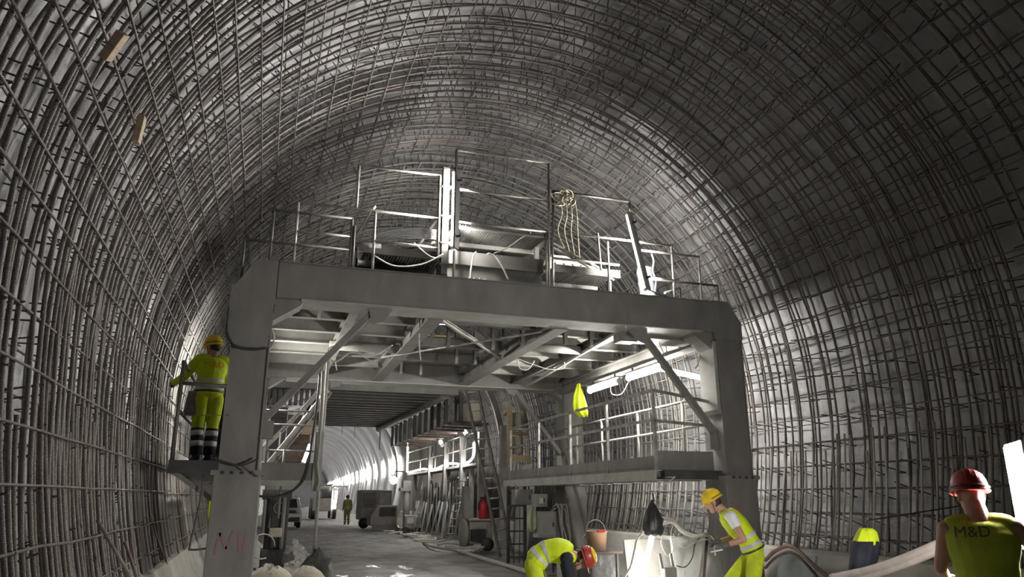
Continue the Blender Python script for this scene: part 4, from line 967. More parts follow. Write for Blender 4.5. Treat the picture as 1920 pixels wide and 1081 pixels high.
# warm bulb by the compressor
bx = PY(738, 900, 43.0)
blb = thing('bulb_lamp', bx, 'round warm bulb glowing above the compressor', 'lamp')
b = NB(); lathe(b, [(0, -0.22), (0.15, -0.16), (0.22, 0), (0.16, 0.15), (0.06, 0.22), (0, 0.22)], 14, Matrix.Translation(bx)); obj('bulb', b, emit('lit_bulb', (1, 0.9, 0.66), 40), blb)
b = NB(); tube(b, [bx + V((0, 0, 0.2)), bx + V((0.1, 0.1, 0.5)), bx + V((0.6, 0.3, 0.5))], 0.04, 6); obj('arm', b, M['steel_d'], blb)
# LED rope light hung along the far formwork platform
rp = thing('rope_light', (6.9, 32, 2.9), 'glowing LED rope light strung along the far formwork platform edge', 'lamp')
rl = spline([(6.9, 25.2, 3.50), (6.9, 25.3, 3.0), (6.9, 26.5, 2.83), (6.9, 29, 2.93), (6.9, 31.5, 2.80), (6.9, 34, 2.90), (6.9, 37.6, 2.88), (6.9, 37.9, 3.2), (6.9, 38, 4.35)], 8)
b = NB(); tube(b, rl, 0.035, 6); obj('rope', b, emit('lit_rope', (1, 0.98, 0.96), PW[8] / (PI * 2 * PI * 0.035 * 15)), rp)
for p in ((6.5, 24.6, 3.7), (6.3, 27.5, 3.55)):
    lamp_tube('spot_lamp', p, V(p) + V((0.05, 0.5, 0.15)), 'small bright lamp hung %s under the far formwork fins' % ('nearer' if p[1] < 26 else 'deeper'), r=0.06, power=PW[9])
lamp_tube('spot_lamp', (0.86, 18.2, 2.42), (1.0, 18.6, 2.85), 'small tilted tube lamp glowing behind the left landing', r=0.04, power=PW[10])
lamp_tube('tube_lamp', (3.2, 19.0, 6.2), (4.6, 19.0, 6.2), 'added tube lamp above the rear of the gantry hidden by the decks', r=0.03, power=PW[11])  # unseen lamp, added to light the far rebar cage
# ------------------------------------------------------------------ far formwork shutter
fw = thing('formwork_carriage', (3.4, 27, 0), 'dark steel formwork carriage with ribbed soffit beyond the gantry', 'formwork')
def fp(name, bm, m='steel_d', parent=None): return obj(name, bm, M[m], parent or fw)
FY0, FY1 = 21.8, 32.5
for k in range(16):
    y = FY0 + (FY1 - FY0) * k / 15
    b = NB(); ibeam(b, (1.45, y, 4.72), (5.15, y, 4.72), 0.26, 0.16, 0.02); fp('soffit_beam', b, 'steel')
for k in range(5):
    y = FY0 + (FY1 - FY0) * (k + 0.5) / 5
    b = NB(); box(b, (1.4, y - 1.05, 4.86), (5.2, y + 1.05, 4.90)); fp('soffit_plate', b)
for x in (1.5, 2.6, 3.9, 5.1):
    b = NB(); ibeam(b, (x, FY0, 4.98), (x, FY1, 4.98), 0.2, 0.15, 0.02); fp('long_beam', b)
b = NB(); box(b, (-0.3, FY0 - 0.3, 4.62), (5.4, FY0 - 0.1, 4.86)); fp('front_beam', b, 'steel')
for k in range(9):
    x = -0.1 + k * 0.15
    b = NB(); box(b, (x, FY0 - 0.12, 4.18), (x + 0.09, FY0 + 0.1, 4.64)); fp('hanging_plate', b, 'steel_d')
for (xa, xb, za, zb, m) in ((0.52, 1.16, 2.3, 3.9, 'rust'), (0.0, 0.5, 2.3, 4.1, 'steel_d')):
    b = NB(); box(b, (xa, FY0 - 0.05, za), (xb, FY0 + 0.05, zb)); pn = fp('end_panel', b, m)
    for z in (za + 0.3, (za + zb) / 2, zb - 0.3):
        b = NB(); box(b, (xa, FY0 - 0.12, z), (xb, FY0 - 0.05, z + 0.07)); fp('panel_rib', b, m, pn)
b = NB(); box(b, (0.9, FY0 - 0.2, 3.35), (1.3, FY0 - 0.1, 3.75)); fp('board_scrap', b, 'wood')
b = NB(); tube(b, [(5.0, FY0 - 0.2, 4.62), (4.6, FY1, 4.52)], 0.14, 10); fp('duct', b, 'steel')
# hanging fins on the right
for k in range(11):
    y = FY0 + 0.4 + (FY1 - FY0 - 0.6) * k / 10
    b = NB(); box(b, (5.14, y, 3.80), (5.24, y + 0.12, 4.66)); fn = fp('fin', b, 'steel_d')
    b = NB(); box(b, (5.12, y - 0.08, 3.78), (5.26, y + 0.2, 3.80)); fp('fin_flange', b, 'steel', fn)
    b = NB(); bar(b, (5.3, y, 3.82), (6.3, y, 3.80), 0.12, 0.06); fp('outrigger', b, 'rust', fn)
b = NB(); box(b, (5.16, FY0 + 0.2, 4.60), (5.3, FY1, 4.68)); fp('fin_rail', b, 'steel')
for y in (FY0, FY0 + 0.5):
    b = NB(); box(b, (5.5, y, 3.85), (5.62, y + 0.1, 4.7)); fp('hanger', b)
b = NB(); box(b, (5.55, FY0 + 0.3, 3.88), (6.35, FY0 + 0.9, 4.5)); bevel(fp('pump_box', b, 'sack'), 0.1, 3)
b = NB(); box(b, (5.3, FY0 + 0.2, 3.80), (6.5, FY0 + 1.0, 3.87)); fp('shelf', b, 'rust')
# arched frame ribs on the right and skin plates on the left
def rib_pts(off, a0, a1, n=14): return [(CX + (R0 + off) * math.cos(a0 + (a1 - a0) * k / n), Z0 + (R0 + off) * math.sin(a0 + (a1 - a0) * k / n)) for k in range(n + 1)]
for y in (FY0, FY0 + 2.5, FY0 + 5, FY1 - 3, FY1):
    b = NB(); pa, pb = rib_pts(-0.75, 0.12, 0.95), rib_pts(-0.95, 0.12, 0.95)
    poly_prism(b, [(x, y, z) for x, z in pa] + [(x, y, z) for x, z in pb[::-1]], (0, 0.12, 0)); fp('arch_rib', b, 'steel')
    b = NB(); box(b, (6.85, y, 0.2), (7.05, y + 0.2, 3.8)); fp('column', b, 'steel_l')
    b = NB(); pa, pb = rib_pts(-0.65, PI - 0.8, PI + 0.15), rib_pts(-0.9, PI - 0.8, PI + 0.15)
    poly_prism(b, [(x, y, z) for x, z in pa] + [(x, y, z) for x, z in pb[::-1]], (0, 0.12, 0)); fp('arch_rib', b, 'rust')
for k in range(6):
    a0 = PI - 0.85 + k * 0.18
    for q in range(4):
        ya = FY0 + q * (FY1 - FY0) / 4
        b = NB(); pa, pb = rib_pts(-0.60, a0, a0 + 0.17, 3), rib_pts(-0.65, a0, a0 + 0.17, 3)
        poly_prism(b, [(x, ya + 0.02, z) for x, z in pa] + [(x, ya + 0.02, z) for x, z in pb[::-1]], (0, (FY1 - FY0) / 4 - 0.04, 0)); fp('skin_plate', b, 'rust')
for x in (0.1,):
    for y in (FY0, FY1):
        b = NB(); box(b, (x, y, 0.1), (x + 0.25, y + 0.25, 4.7)); fp('column', b, 'steel')
# platform with guard rail carrying the rope light
b = NB(); box(b, (6.92, 25, 2.72), (7.6, 38, 2.80)); pf = fp('platform', b, 'steel_l')
for y in (25.2, 28.4, 31.6, 34.8, 38):
    b = NB(); tube(b, [(6.96, y, 2.75), (6.96, y, 3.9)], 0.03, 6); fp('post', b, 'steel_l', pf)
for z in (3.35, 3.85):
    b = NB(); tube(b, [(6.96, 25.2, z), (6.96, 38, z)], 0.025, 6); fp('rail', b, 'steel_l', pf)
for y in (26.0, 29.5, 33.0, 36.5):
    b = NB(); box(b, (7.0, y, 0.4), (7.15, y + 0.15, 2.75)); fp('prop', b, 'steel_l', pf)
# drop curtain pole and cables under the soffit
for (x, y, ln) in ((4.6, 32.0, 1.0), (2.9, 31.0, 0.5), (3.4, 31.0, 0.6)):
    b = NB(); tube(b, [(x, y, 4.6), (x + 0.02, y, 4.6 - ln)], 0.03 if ln > 0.9 else 0.012, 6); fp('drop_cable', b, 'steel_l')

# long ladder leaning against the formwork
def ladder(a, c, wvec, label, n, m='steel_d', r=0.025):
    a, c, wvec = V(a), V(c), V(wvec); root = thing('ladder', a, label, 'ladder')
    for s in (-0.5, 0.5):
        b = NB(); bar(b, a + wvec * s, c + wvec * s, 0.05, 0.07); obj('stile', b, M[m], root)
    for k in range(n):
        p = a.lerp(c, (k + 0.6) / n); b = NB(); tube(b, [p - wvec * 0.5, p + wvec * 0.5], r, 6); obj('rung', b, M['steel_l'], root)
    return root
lt = PY(884, 728, 20.6); lbm = PY(950, 1035, 19.8)
lbm.z = 0.12
ladder(lbm, lt, (0.36, 0.02, 0.03), 'tall rusty ladder leaning against the far formwork', 17, 'rail_d')
l2t, l2b = PX(868, 895, 6.6), PX(842, 985, 6.5)
ladder(V((6.5, l2b.y, 0.25)), l2t, (0.3, -0.15, 0), 'short pale ladder leaning among the steel props', 8, 'steel_l')
# steel props and dark shutter panels stacked along the right side
for k in range(9):
    y = 26.2 + 0.95 * k; ln = random.uniform(0.2, 0.7)
    pr = thing('steel_prop', (6.55, y, 0.25), '%s pale steel prop leaning before the dark panels, counted from the extinguisher side' % ['first', 'second', 'third', 'fourth', 'fifth', 'sixth', 'seventh', 'eighth', 'ninth'][k], 'prop', 'steel props by the dark panels')
    tp = V((7.0, y + random.uniform(-0.6, 0.9), 2.0 + 0.45 * random.random()))
    b = NB(); tube(b, [(6.5, y, 0.22), V((6.5, y, 0.22)).lerp(tp, 0.6)], 0.045, 8); obj('outer_tube', b, M['steel_l'], pr)
    b = NB(); tube(b, [V((6.5, y, 0.22)).lerp(tp, 0.58), tp], 0.032, 8); obj('inner_tube', b, M['rail'], pr)
    b = NB(); box(b, (6.42, y - 0.08, 0.2), (6.58, y + 0.08, 0.23)); obj('base_plate', b, M['steel_l'], pr)
for k in range(7):
    y = 26.4 + 1.15 * k; hgt = 1.9 + 0.15 * (k % 3)
    sp_ = thing('shutter_panel', (7.05, y, 0.3), '%s dark shutter panel standing behind the pale props' % ['first', 'second', 'third', 'fourth', 'fifth', 'sixth', 'farthest'][k], 'panel', 'dark shutter panels')
    b = NB(); poly_prism(b, [(6.95, y, 0.3), (6.95, y + 0.62, 0.3), (6.95, y + 0.62, hgt), (6.95, y + 0.45, hgt + 0.22), (6.95, y, hgt)], (0.08, 0, 0)); obj('sheet', b, M['black'], sp_)
    for dy in (0.02, 0.6):
        b = NB(); bar(b, (6.93, y + dy, 0.3), (6.93, y + dy, hgt), 0.05); obj('frame_bar', b, M['steel_l'], sp_)
for k, (x, y) in enumerate(((6.45, 27.4), (6.45, 33.2))):
    sg = thing('small_sign', (x, y, 0.3), '%s small white sign on a post before the props' % ('nearer' if k == 0 else 'farther'), 'sign', 'white signs by the props')
    b = NB(); tube(b, [(x, y, 0.1), (x, y, 1.25)], 0.025, 6); obj('post', b, M['steel_l'], sg)
    b = NB(); box(b, (x - 0.02, y - 0.28, 1.2), (x + 0.02, y + 0.28, 1.5)); obj('plate', b, M['white'], sg)
# tangle of pale hose along the foot of the wall
hz = []
for k in range(6):
    y0 = 22 + k * 2.2; x0 = 6.0 + 0.25 * math.sin(k * 2.1)
    pts = [(x0 + 0.5 * math.sin(j * 1.3 + k), y0 + j * 0.34, 0.12 + 0.10 * abs(math.sin(j * 1.9 + k * 0.7))) for j in range(7)]
    b = NB(); tube(b, spline(pts, 4), 0.035, 6); o = obj('loose_hose', b, M['cable_w']); tag(o, '%s nearest pale loose hose coiled on the ground at the foot of the right wall' % ORD[k], 'hose', 'loose hoses by the right wall')
def ghose(pts, r, label, m='cable_w', n=6):
    b = NB(); tube(b, spline(pts, n), r, 8); o = obj('hose', b, M[m]); return tag(o, label, 'hose')
ghose([PZ(x, y, 0.06) for x, y in ((745, 985), (760, 1000), (790, 1003), (800, 1020), (850, 1030), (900, 1045), (960, 1062), (1010, 1081), (1040, 1110))], 0.05, 'thick pale hose snaking over the mud towards the bent worker')
# machine by the wall with fire extinguisher
mc = thing('pump_trolley', (6.6, 23.5, 0), 'white dusty pump trolley standing below the tall ladder', 'machine')
def mp_(name, bm, m, parent=None): return obj(name, bm, M[m], parent or mc)
b = NB(); box(b, (6.25, 23.2, 0.25), (7.0, 24.2, 0.95)); bevel(mp_('body', b, 'sack'), 0.05)
b = NB(); box(b, (6.2, 23.1, 0.95), (7.1, 24.3, 1.0)); mp_('tray', b, 'steel_l')
b = NB(); box(b, (6.3, 23.05, 0.35), (6.75, 23.2, 0.7)); mp_('panel', b, 'steel_d')
b = NB(); lathe(b, [(0, -0.05), (0.45, -0.05), (0.45, 0.05), (0, 0.05)], 18, Matrix.Translation((6.15, 23.5, 0.55)) @ Matrix.Rotation(PI / 2, 4, 'Y')); mp_('wheel', b, 'steel_l')
b = NB(); lathe(b, [(0, -0.05), (0.2, -0.05), (0.2, 0.05), (0, 0.05)], 14, Matrix.Translation((6.8, 23.05, 0.25)) @ Matrix.Rotation(PI / 2, 4, 'X')); mp_('wheel', b, 'steel_d')
b = NB(); box(b, (6.35, 23.15, 0.55), (6.85, 23.35, 0.85)); bevel(mp_('engine', b, 'steel_l'), 0.05)
b = NB(); box(b, (6.25, 23.9, 1.0), (6.45, 24.2, 2.0)); mp_('upright', b, 'steel_l')
fe = thing('fire_extinguisher', (6.75, 23.4, 1.0), 'red fire extinguisher standing on the pump trolley', 'extinguisher')
b = NB(); lathe(b, [(0, 0), (0.14, 0), (0.15, 0.03), (0.15, 0.44), (0.12, 0.53), (0.05, 0.57), (0.05, 0.62), (0, 0.62)], 16, Matrix.Translation((6.75, 23.4, 1.0))); obj('cylinder', b, M['red'], fe)
b = NB(); bar(b, (6.64, 23.4, 1.64), (6.86, 23.4, 1.64), 0.05); obj('valve_handle', b, M['black'], fe)
b = NB(); tube(b, spline([(6.72, 23.35, 1.63), (6.58, 23.3, 1.5), (6.57, 23.3, 1.25)], 5), 0.018, 6); obj('hose', b, M['black'], fe)
# pale boards leaning at the right and yellow lift frame
for k in range(5):
    y = 20.2 + 0.5 * k
    b = NB(); poly_prism(b, [(7.05 + 0.1 * k, y, 0.2), (7.05 + 0.1 * k, y + 0.45, 0.2), (7.35 + 0.1 * k, y + 0.45, 2.3 + 0.3 * (k % 2)), (7.35 + 0.1 * k, y, 2.3 + 0.3 * (k % 2))], (0.05, 0, 0)); o = obj('formwork_board', b, M['sheet'])
    tag(o, '%s of the pale tall boards leaning on the right wall behind the ladder' % ['first', 'second', 'third', 'fourth', 'fifth'][k], 'board', 'pale boards behind the ladder')
yl = thing('lift_frame', (7.2, 21.5, 2.4), 'yellow dusty lifting frame up behind the tall ladder', 'machine')
for (a, c, w_) in (((6.9, 21.0, 2.75), (7.5, 21.0, 2.75), 0.18), ((6.85, 21.0, 2.6), (6.85, 21.0, 4.3), 0.14), ((7.3, 21.3, 2.7), (7.3, 21.3, 4.2), 0.12), ((6.85, 21.0, 3.5), (7.5, 21.3, 3.5), 0.10), ((6.85, 21.0, 4.2), (7.1, 22.3, 4.2), 0.12)):
    b = NB(); bar(b, a, c, w_); obj('member', b, M['yellow_d'], yl)
for (a, c) in (((6.95, 21.05, 2.9), (7.25, 21.2, 3.4)), ((6.95, 21.05, 3.58), (7.25, 21.2, 4.1))):
    b = NB(); box(b, a, c); bevel(obj('cover', b, M['sack'], yl), 0.04)
# scaffold frame left of the cabinets
sf = thing('scaffold_frame', (5.6, 18.2, 0), 'narrow dark scaffold frame standing below the far end of the walkway', 'scaffold')
sx0, sx1 = PY(953, 950, 18.0).x, PY(984, 950, 18.0).x
for x in (sx0, sx1):
    b = NB(); bar(b, (x, 18.0, 0.0), (x, 18.0, 1.93), 0.07); obj('upright', b, M['steel_d'], sf)
for k in range(6):
    z = 0.25 + 0.3 * k; b = NB(); bar(b, (sx0, 18.0, z), (sx1, 18.0, z), 0.035); obj('rung', b, M['steel_d'], sf)
for x in (0.33, 0.66):
    xx = sx0 + (sx1 - sx0) * x; b = NB(); tube(b, [(xx, 18.0, 0.1), (xx + 0.02, 18.0, 1.8)], 0.010, 5); obj('wire', b, M['steel_d'], sf)
# switch cabinets hung under the walkway
def cabinet(x0, x1, y0, y1, Y, m, label, hang=True, lid=True):
    a, c = PY(x0, y1, Y), PY(x1, y0, Y); root = thing('switch_cabinet', (a.x, Y, a.z), label, 'cabinet')
    b = NB(); box(b, (a.x, Y, a.z), (c.x, Y + 0.3, c.z)); bevel(obj('body', b, M[m], root), 0.02)
    b = NB(); box(b, (a.x + 0.04, Y - 0.015, a.z + 0.05), (c.x - 0.04, Y, c.z - 0.05)); d = obj('door', b, M[m], root); bevel(d, 0.01)
    b = NB(); box(b, (c.x - 0.12, Y - 0.035, (a.z + c.z) / 2 - 0.05), (c.x - 0.09, Y - 0.015, (a.z + c.z) / 2 + 0.05)); obj('latch', b, M['steel_d'], d)
    if hang:
        for x in (a.x + 0.06, c.x - 0.06):
            b = NB(); bar(b, (x, Y + 0.15, c.z - 0.02), (x, Y + 0.15, max(c.z + 0.05, 1.93)), 0.025); obj('hanger', b, M['steel_d'], root)
    else:
        for x in (a.x + 0.05, c.x - 0.05):
            b = NB(); bar(b, (x, Y + 0.15, 0), (x, Y + 0.15, a.z + 0.02), 0.04); obj('leg', b, M['steel_d'], root)
    return a, c
cabinet(966, 1000, 917, 946, 17.0, 'steel', 'dark grey switch cabinet hung under the far end of the walkway')
ca, cc = cabinet(1004, 1027, 925, 950, 16.7, 'steel_l', 'small pale switch cabinet hung between the dark one and the rear column')
b = NB(); box(b, (ca.x + 0.10, 16.68, ca.z + 0.08), (ca.x + 0.19, 16.69, ca.z + 0.2)); tag(obj('paper_note', b, M['white']), 'small white paper stuck on the pale hung cabinet', 'note')
cabinet(1007, 1044, 958, 1008, 16.5, 'steel_l', 'larger pale switch cabinet on legs beside the hanging cables', hang=False)
# bundle of cables beside the cabinets
for k in range(9):
    x = 1046 + k * 2.2
    pts = [PY(1028 + 2 * k, 958 + 3 * math.sin(k), 16.6), PY(x - 3, 950 - 6 * math.sin(k * 1.7), 16.5), PY(x + 3 * math.sin(k), 980, 16.45), PY(x + 6 + 2 * math.sin(k * 2), 1012, 16.4), PY(x - 4, 1025, 16.35)]
    b = NB(); tube(b, spline(pts, 5), 0.014, 6); tag(obj('hanging_cable', b, M['cable_w' if k % 3 else 'cable_d']), '%s %s cable from the left in the bundle hanging beside the switch cabinets' % (ORD[k], 'pale' if k % 3 else 'dark'), 'cable', 'cables beside the cabinets')
# draped clothes
def drape(name, pts, label, cat, m, Y, depth=0.10, fold=7, seed=0, m2=None, group=None, off=None):
    """cloth hanging in vertical folds; pts = (y pixel, x left, x right)"""
    root = thing(name, PY((pts[-1][1] + pts[-1][2]) / 2, pts[-1][0], Y), label, cat, group)
    b = NB(); rings = []
    for i, (y, xl, xr) in enumerate(pts):
        a, c = PY(xl, y, Y), PY(xr, y, Y); cx = (a + c) / 2; hw = (c.x - a.x) / 2; ring = []
        for k in range(32):
            t = 2 * PI * k / 32; d = depth * (0.6 + 0.4 * min(1, i / 2)) * (1 + 0.35 * math.sin(fold * t + seed + i * 0.35))
            ring.append(V((cx.x + hw * math.cos(t) * (1 + 0.04 * math.sin(5 * t + i)), Y + d * math.sin(t), cx.z + 0.02 * math.sin(4 * t + seed) * (1 if i else 0.3))))
        rings.append(ring)
    loft(b, rings); obj('cloth', b, M[m], root)
    return root
hv = drape('hivis_jacket', [(719, 1083, 1086), (728, 1080, 1088), (742, 1075, 1095), (758, 1074, 1100), (770, 1076, 1102), (780, 1086, 1102)], 'hi-vis yellow jacket hanging from the right walkway handrail', 'jacket', 'hivis', 14.0, 0.09, 6)
b = NB(); tube(b, [PY(1084, 721, 14.0), (6.72, 14.1, 3.9), (6.95, 14.2, 4.15)], 0.008, 5); obj('hanger_wire', b, M['steel_d'], hv)
jk = drape('work_jacket', [(990, 1616, 1632), (996, 1611, 1640), (1008, 1607, 1642), (1020, 1603, 1644)], 'hi-vis and navy work jacket hung on the right wall rebar', 'jacket', 'hivis', 6.75, 0.10, 8)
dn = [(1014, 1606, 1640), (1030, 1602, 1643), (1050, 1600, 1638), (1068, 1600, 1622)]
b = NB(); rings = []
for i, (y, xl, xr) in enumerate(dn):
    a, c = PY(xl, y, 6.72), PY(xr, y, 6.72); cx = (a + c) / 2; hw = (c.x - a.x) / 2
    rings.append([V((cx.x + hw * math.cos(2 * PI * k / 24), 6.72 + 0.11 * math.sin(2 * PI * k / 24) * (1 + 0.3 * math.sin(6 * 2 * PI * k / 24)), cx.z)) for k in range(24)])
loft(b, rings); obj('lower_cloth', b, M['navy'], jk)
b = NB(); tube(b, [PY(1624, 992, 6.75), PY(1626, 975, 6.9), V((8.2, 7.2, 1.55))], 0.008, 5); obj('hanger_wire', b, M['steel_d'], jk)
drape('hivis_coat', [(928, 396, 408), (940, 390, 408), (960, 388, 409), (985, 390, 410), (1005, 398, 412)], 'yellow green coat hung behind the left gantry leg', 'jacket', 'hivis', 15.0, 0.12, 5)
drape('cloth_bag', [(950, 996, 1004), (958, 990, 1005), (975, 988, 1007), (988, 989, 1007), (994, 993, 1003)], 'pale green cloth bag hung beside the switch cabinets', 'bag', 'bag_green', 16.6, 0.12, 5)
# ------------------------------------------------------------------ things around the gantry feet
# bucket on a dark crate
ct = PY(1106, 1034, 9.9); cr = PY(1160, 1034, 9.9)
k_ = thing('crate', (ct.x, 9.9, 0), 'dark grey crate under the orange bucket', 'crate')
b = NB(); box(b, (ct.x, 9.9, 0.0), (cr.x, 10.35, ct.z - 0.03)); bevel(obj('body', b, M['tarp'], k_), 0.01)
b = NB(); box(b, (ct.x - 0.02, 9.87, ct.z - 0.03), (cr.x + 0.05, 10.38, ct.z)); obj('lid', b, M['rust'], k_)
for x in (ct.x + 0.02, cr.x - 0.04):
    b = NB(); box(b, (x, 9.885, 0.0), (x + 0.03, 9.9, ct.z - 0.03)); obj('batten', b, M['steel_d'], k_)
bk = thing('bucket', ((ct.x + cr.x) / 2, 10.1, ct.z), 'dusty orange bucket with wire handle on the dark crate', 'bucket')
bo = V(((ct.x + cr.x) / 2 - 0.02, 10.1, ct.z))
b = NB(); lathe(b, [(0, 0.0), (0.125, 0.0), (0.150, 0.25), (0.158, 0.25), (0.158, 0.27), (0.145, 0.27), (0.12, 0.02), (0, 0.02)], 20, Matrix.Translation(bo)); obj('pail', b, M['bucket'], bk)
b = NB(); tube(b, [bo + V((0.155 * math.cos(a), 0.03, 0.25 + 0.17 * math.sin(a))) for a in [PI * k / 10 for k in range(11)]], 0.006, 6); obj('handle', b, M['steel_l'], bk)
b = NB(); box(b, bo + V((-0.05, -0.17, 0.25)), bo + V((0.05, -0.145, 0.29))); obj('lug', b, M['red'], bk)
# white triangular sign card lying beside the bucket
tw = PY(1109, 1012, 10.05)
b = NB(); poly_prism(b, [PY(1101, 996, 10.3), PY(1112, 1015, 10.3), PY(1094, 1006, 10.3)], (0, 0.02, 0)); tri = thing('warning_triangle', PY(1104, 1012, 10.3), 'white triangular card propped behind the bent worker', 'sign')
obj('card', b, M['white'], tri)
b = NB(); tube(b, [PY(1103, 1010, 10.31), PY(1100, 1090, 10.33)], 0.01, 6); obj('stick', b, M['steel_d'], tri)
# pale box between the bent worker and the crate
ba, bb = PY(1062, 1048, 10.4), PY(1102, 1048, 10.4)
pb_ = thing('pale_box', (ba.x, 10.4, 0), 'pale upright box standing left of the dark crate', 'box')
b = NB(); box(b, (ba.x, 10.4, 0), (bb.x, 10.8, ba.z)); bevel(obj('body', b, M['sheet'], pb_), 0.015)
b = NB(); box(b, (ba.x + 0.03, 10.385, 0.05), (bb.x - 0.03, 10.4, ba.z - 0.04)); obj('door', b, M['sheet'], pb_)
# pale boards leaning against the kicker by the right leg, with a brown strap
def leanboard(x0, x1, yt, Yb, Yt, label, m='sheet', th=0.05):
    a, c = PY(x0, yt, Yt), PY(x1, yt, Yt); b = NB()
    poly_prism(b, [(a.x - 0.05, Yb, 0.0), (c.x, Yb, 0.0), (c.x, Yt, c.z), ((a.x + c.x) / 2, Yt + 0.01, a.z + 0.015), (a.x, Yt, a.z)], (0, th, 0))
    o = obj('leaning_board', b, M[m]); bevel(o, 0.006); return tag(o, label, 'board')
leanboard(1170, 1262, 1012, 9.95, 10.25, 'wide pale board leaning behind the bagged tube lamp', 'kicker')
leanboard(1258, 1345, 1006, 9.75, 9.98, 'pale board with brown strap leaning by the right gantry leg')
sa, sb = PY(1326, 1003, 9.93), PY(1318, 1100, 9.68)
b = NB(); bar(b, sa, sb, 0.045, 0.01, V((0, 1, 0))); tag(obj('strap', b, M['rust']), 'brown strap hanging down the pale leaning board', 'strap')
# grey bench vice frame
vz = PY(1255, 1062, 9.4)
vs_ = thing('clamp_frame', (vz.x, 9.4, 0), 'grey steel clamp with two upright jaws before the pale boards', 'tool')
b = NB(); box(b, (vz.x - 0.09, 9.35, 0.0), (vz.x + 0.09, 9.5, vz.z)); bevel(obj('body', b, M['steel'], vs_), 0.02)
for x in (-0.10, 0.07):
    b = NB(); bar(b, (vz.x + x, 9.42, vz.z - 0.02), (vz.x + x - 0.03, 9.42, vz.z + 0.17), 0.035); obj('jaw', b, M['steel'], vs_)
# hoses bundled over the boards
hp = [(1243, 972), (1262, 975), (1280, 995), (1300, 1005), (1325, 1002), (1338, 1008), (1342, 1030)]
for k, (dy, r) in enumerate(((0, 0.022), (5, 0.018), (9, 0.014))):
    ghose([PY(x, y + dy * (0.4 + 0.8 * math.sin(i + k)), 9.66 - 0.03 * k) for i, (x, y) in enumerate(hp)], r, '%s pale hose draped over the boards from the black bag' % ['thickest', 'middle', 'thinnest'][k], ['pipe', 'cable_w', 'cable_w'][k])
ghose([PY(x, y, 9.6) for x, y in ((1278, 1024), (1290, 1026), (1312, 1012), (1330, 1010))], 0.011, 'short pale cable with plug lying on the leaning board')
ghose([PY(x, y, 9.62) for x, y in ((1243, 1000), (1240, 1020), (1252, 1042), (1262, 1030), (1258, 1005), (1262, 980))], 0.006, 'thin pale wire looping down below the black bag')
ghose([PY(x, y, 9.62) for x, y in ((1207, 996), (1195, 1010), (1190, 1030), (1182, 1062), (1168, 1085))], 0.016, 'pale cable curving left down from the black bag')
ghose([PY(x, y, 9.62) for x, y in ((1268, 1060), (1285, 1062), (1298, 1045), (1303, 1020), (1312, 1008))], 0.008, 'dark cable sagging across the pale leaning board', 'cable_d')
# hoses and conduits along the right wall
ghose([PX(x, y, 7.0) for x, y in ((1435, 1050), (1450, 1035), (1470, 1024), (1485, 1024), (1500, 1034), (1525, 1058), (1555, 1085), (1580, 1120))], 0.026, 'reddish hose arching along the right kicker', 'hose_r')
ghose([PX(x, y + 6, 7.05) for x, y in ((1435, 1058), (1452, 1040), (1472, 1030), (1486, 1030), (1503, 1042), (1530, 1072), (1560, 1110))], 0.020, 'darker hose below the reddish arched hose', 'rust')
for k, (d0, r) in enumerate(((0, 0.045), (12, 0.035))):
    ghose([PX(x, y, 5.9) for x, y in ((1560, 1083 + d0), (1632, 1068 + d0), (1700, 1045 + d0), (1770, 1016 + d0), (1850, 990 + d0))], r, '%s pale conduit passing behind the red helmet worker' % ('upper' if k == 0 else 'lower'), 'pipe')
b = NB(); a_, c_ = PX(1452, 1038, 7.35), PX(1518, 1042, 7.35)
poly_prism(b, [(7.25, a_.y, 0.1), (7.25, c_.y, 0.1), (7.45, c_.y, c_.z), (7.45, a_.y, a_.z)], (0.04, 0, 0)); tag(obj('leaning_board', b, M['bluish']), 'bluish board leaning on the right kicker under the arched hose', 'board')
# loose rusty bars propped at the lower left, planks wedged in the reinforcement
for k, (p, q) in enumerate((((183, 975), (262, 1110)), ((234, 1015), (270, 1120)))):
    b = NB(); tube(b, [PX(*p, -1.28), PX(*q, -1.02)], 0.016, 6, True, True); tag(obj('loose_bar', b, M['rebar_rust']), '%s rusty bar propped against the lower left wall' % ('longer' if k == 0 else 'shorter'), 'rebar', 'loose bars by the left wall')
b = NB(); tube(b, spline([PX(283, 965, -1.42), PX(295, 1010, -1.30), PX(307, 1045, -1.22), PX(303, 1052, -1.2), PX(296, 1054, -1.2)], 4), 0.013, 6, True, True); tag(obj('hooked_bar', b, M['rebar_rust']), 'hooked bar end hanging over the left kicker', 'rebar')
def offcut(pix, X, size, rot, label):
    c = PX(*pix, X); b = NB(); box(b, (-size[0] / 2, -size[1] / 2, -size[2] / 2), (size[0] / 2, size[1] / 2, size[2] / 2)); o = obj('wood_offcut', b, M['wood']); bevel(o, 0.004)
    o.location = c; o.rotation_euler = rot; return tag(o, label, 'wood', 'wood offcuts wedged in the rebar')
offcut((214, 86), -1.06, (0.05, 0.11, 0.19), (0.6, 0.5, 0.2), 'larger wood offcut wedged high in the upper left rebar')
offcut((261, 243), -1.16, (0.05, 0.09, 0.22), (0.1, 0.1, 0), 'upright wood offcut wedged lower in the left rebar')
offcut((389, 576), -1.40, (0.04, 0.06, 0.12), (0.2, 0, 0), 'small pale offcut in the rebar above the platform worker')
offcut((401, 618), -1.36, (0.04, 0.08, 0.18), (0.1, 0, 0), 'pale offcut just above the platform worker helmet')
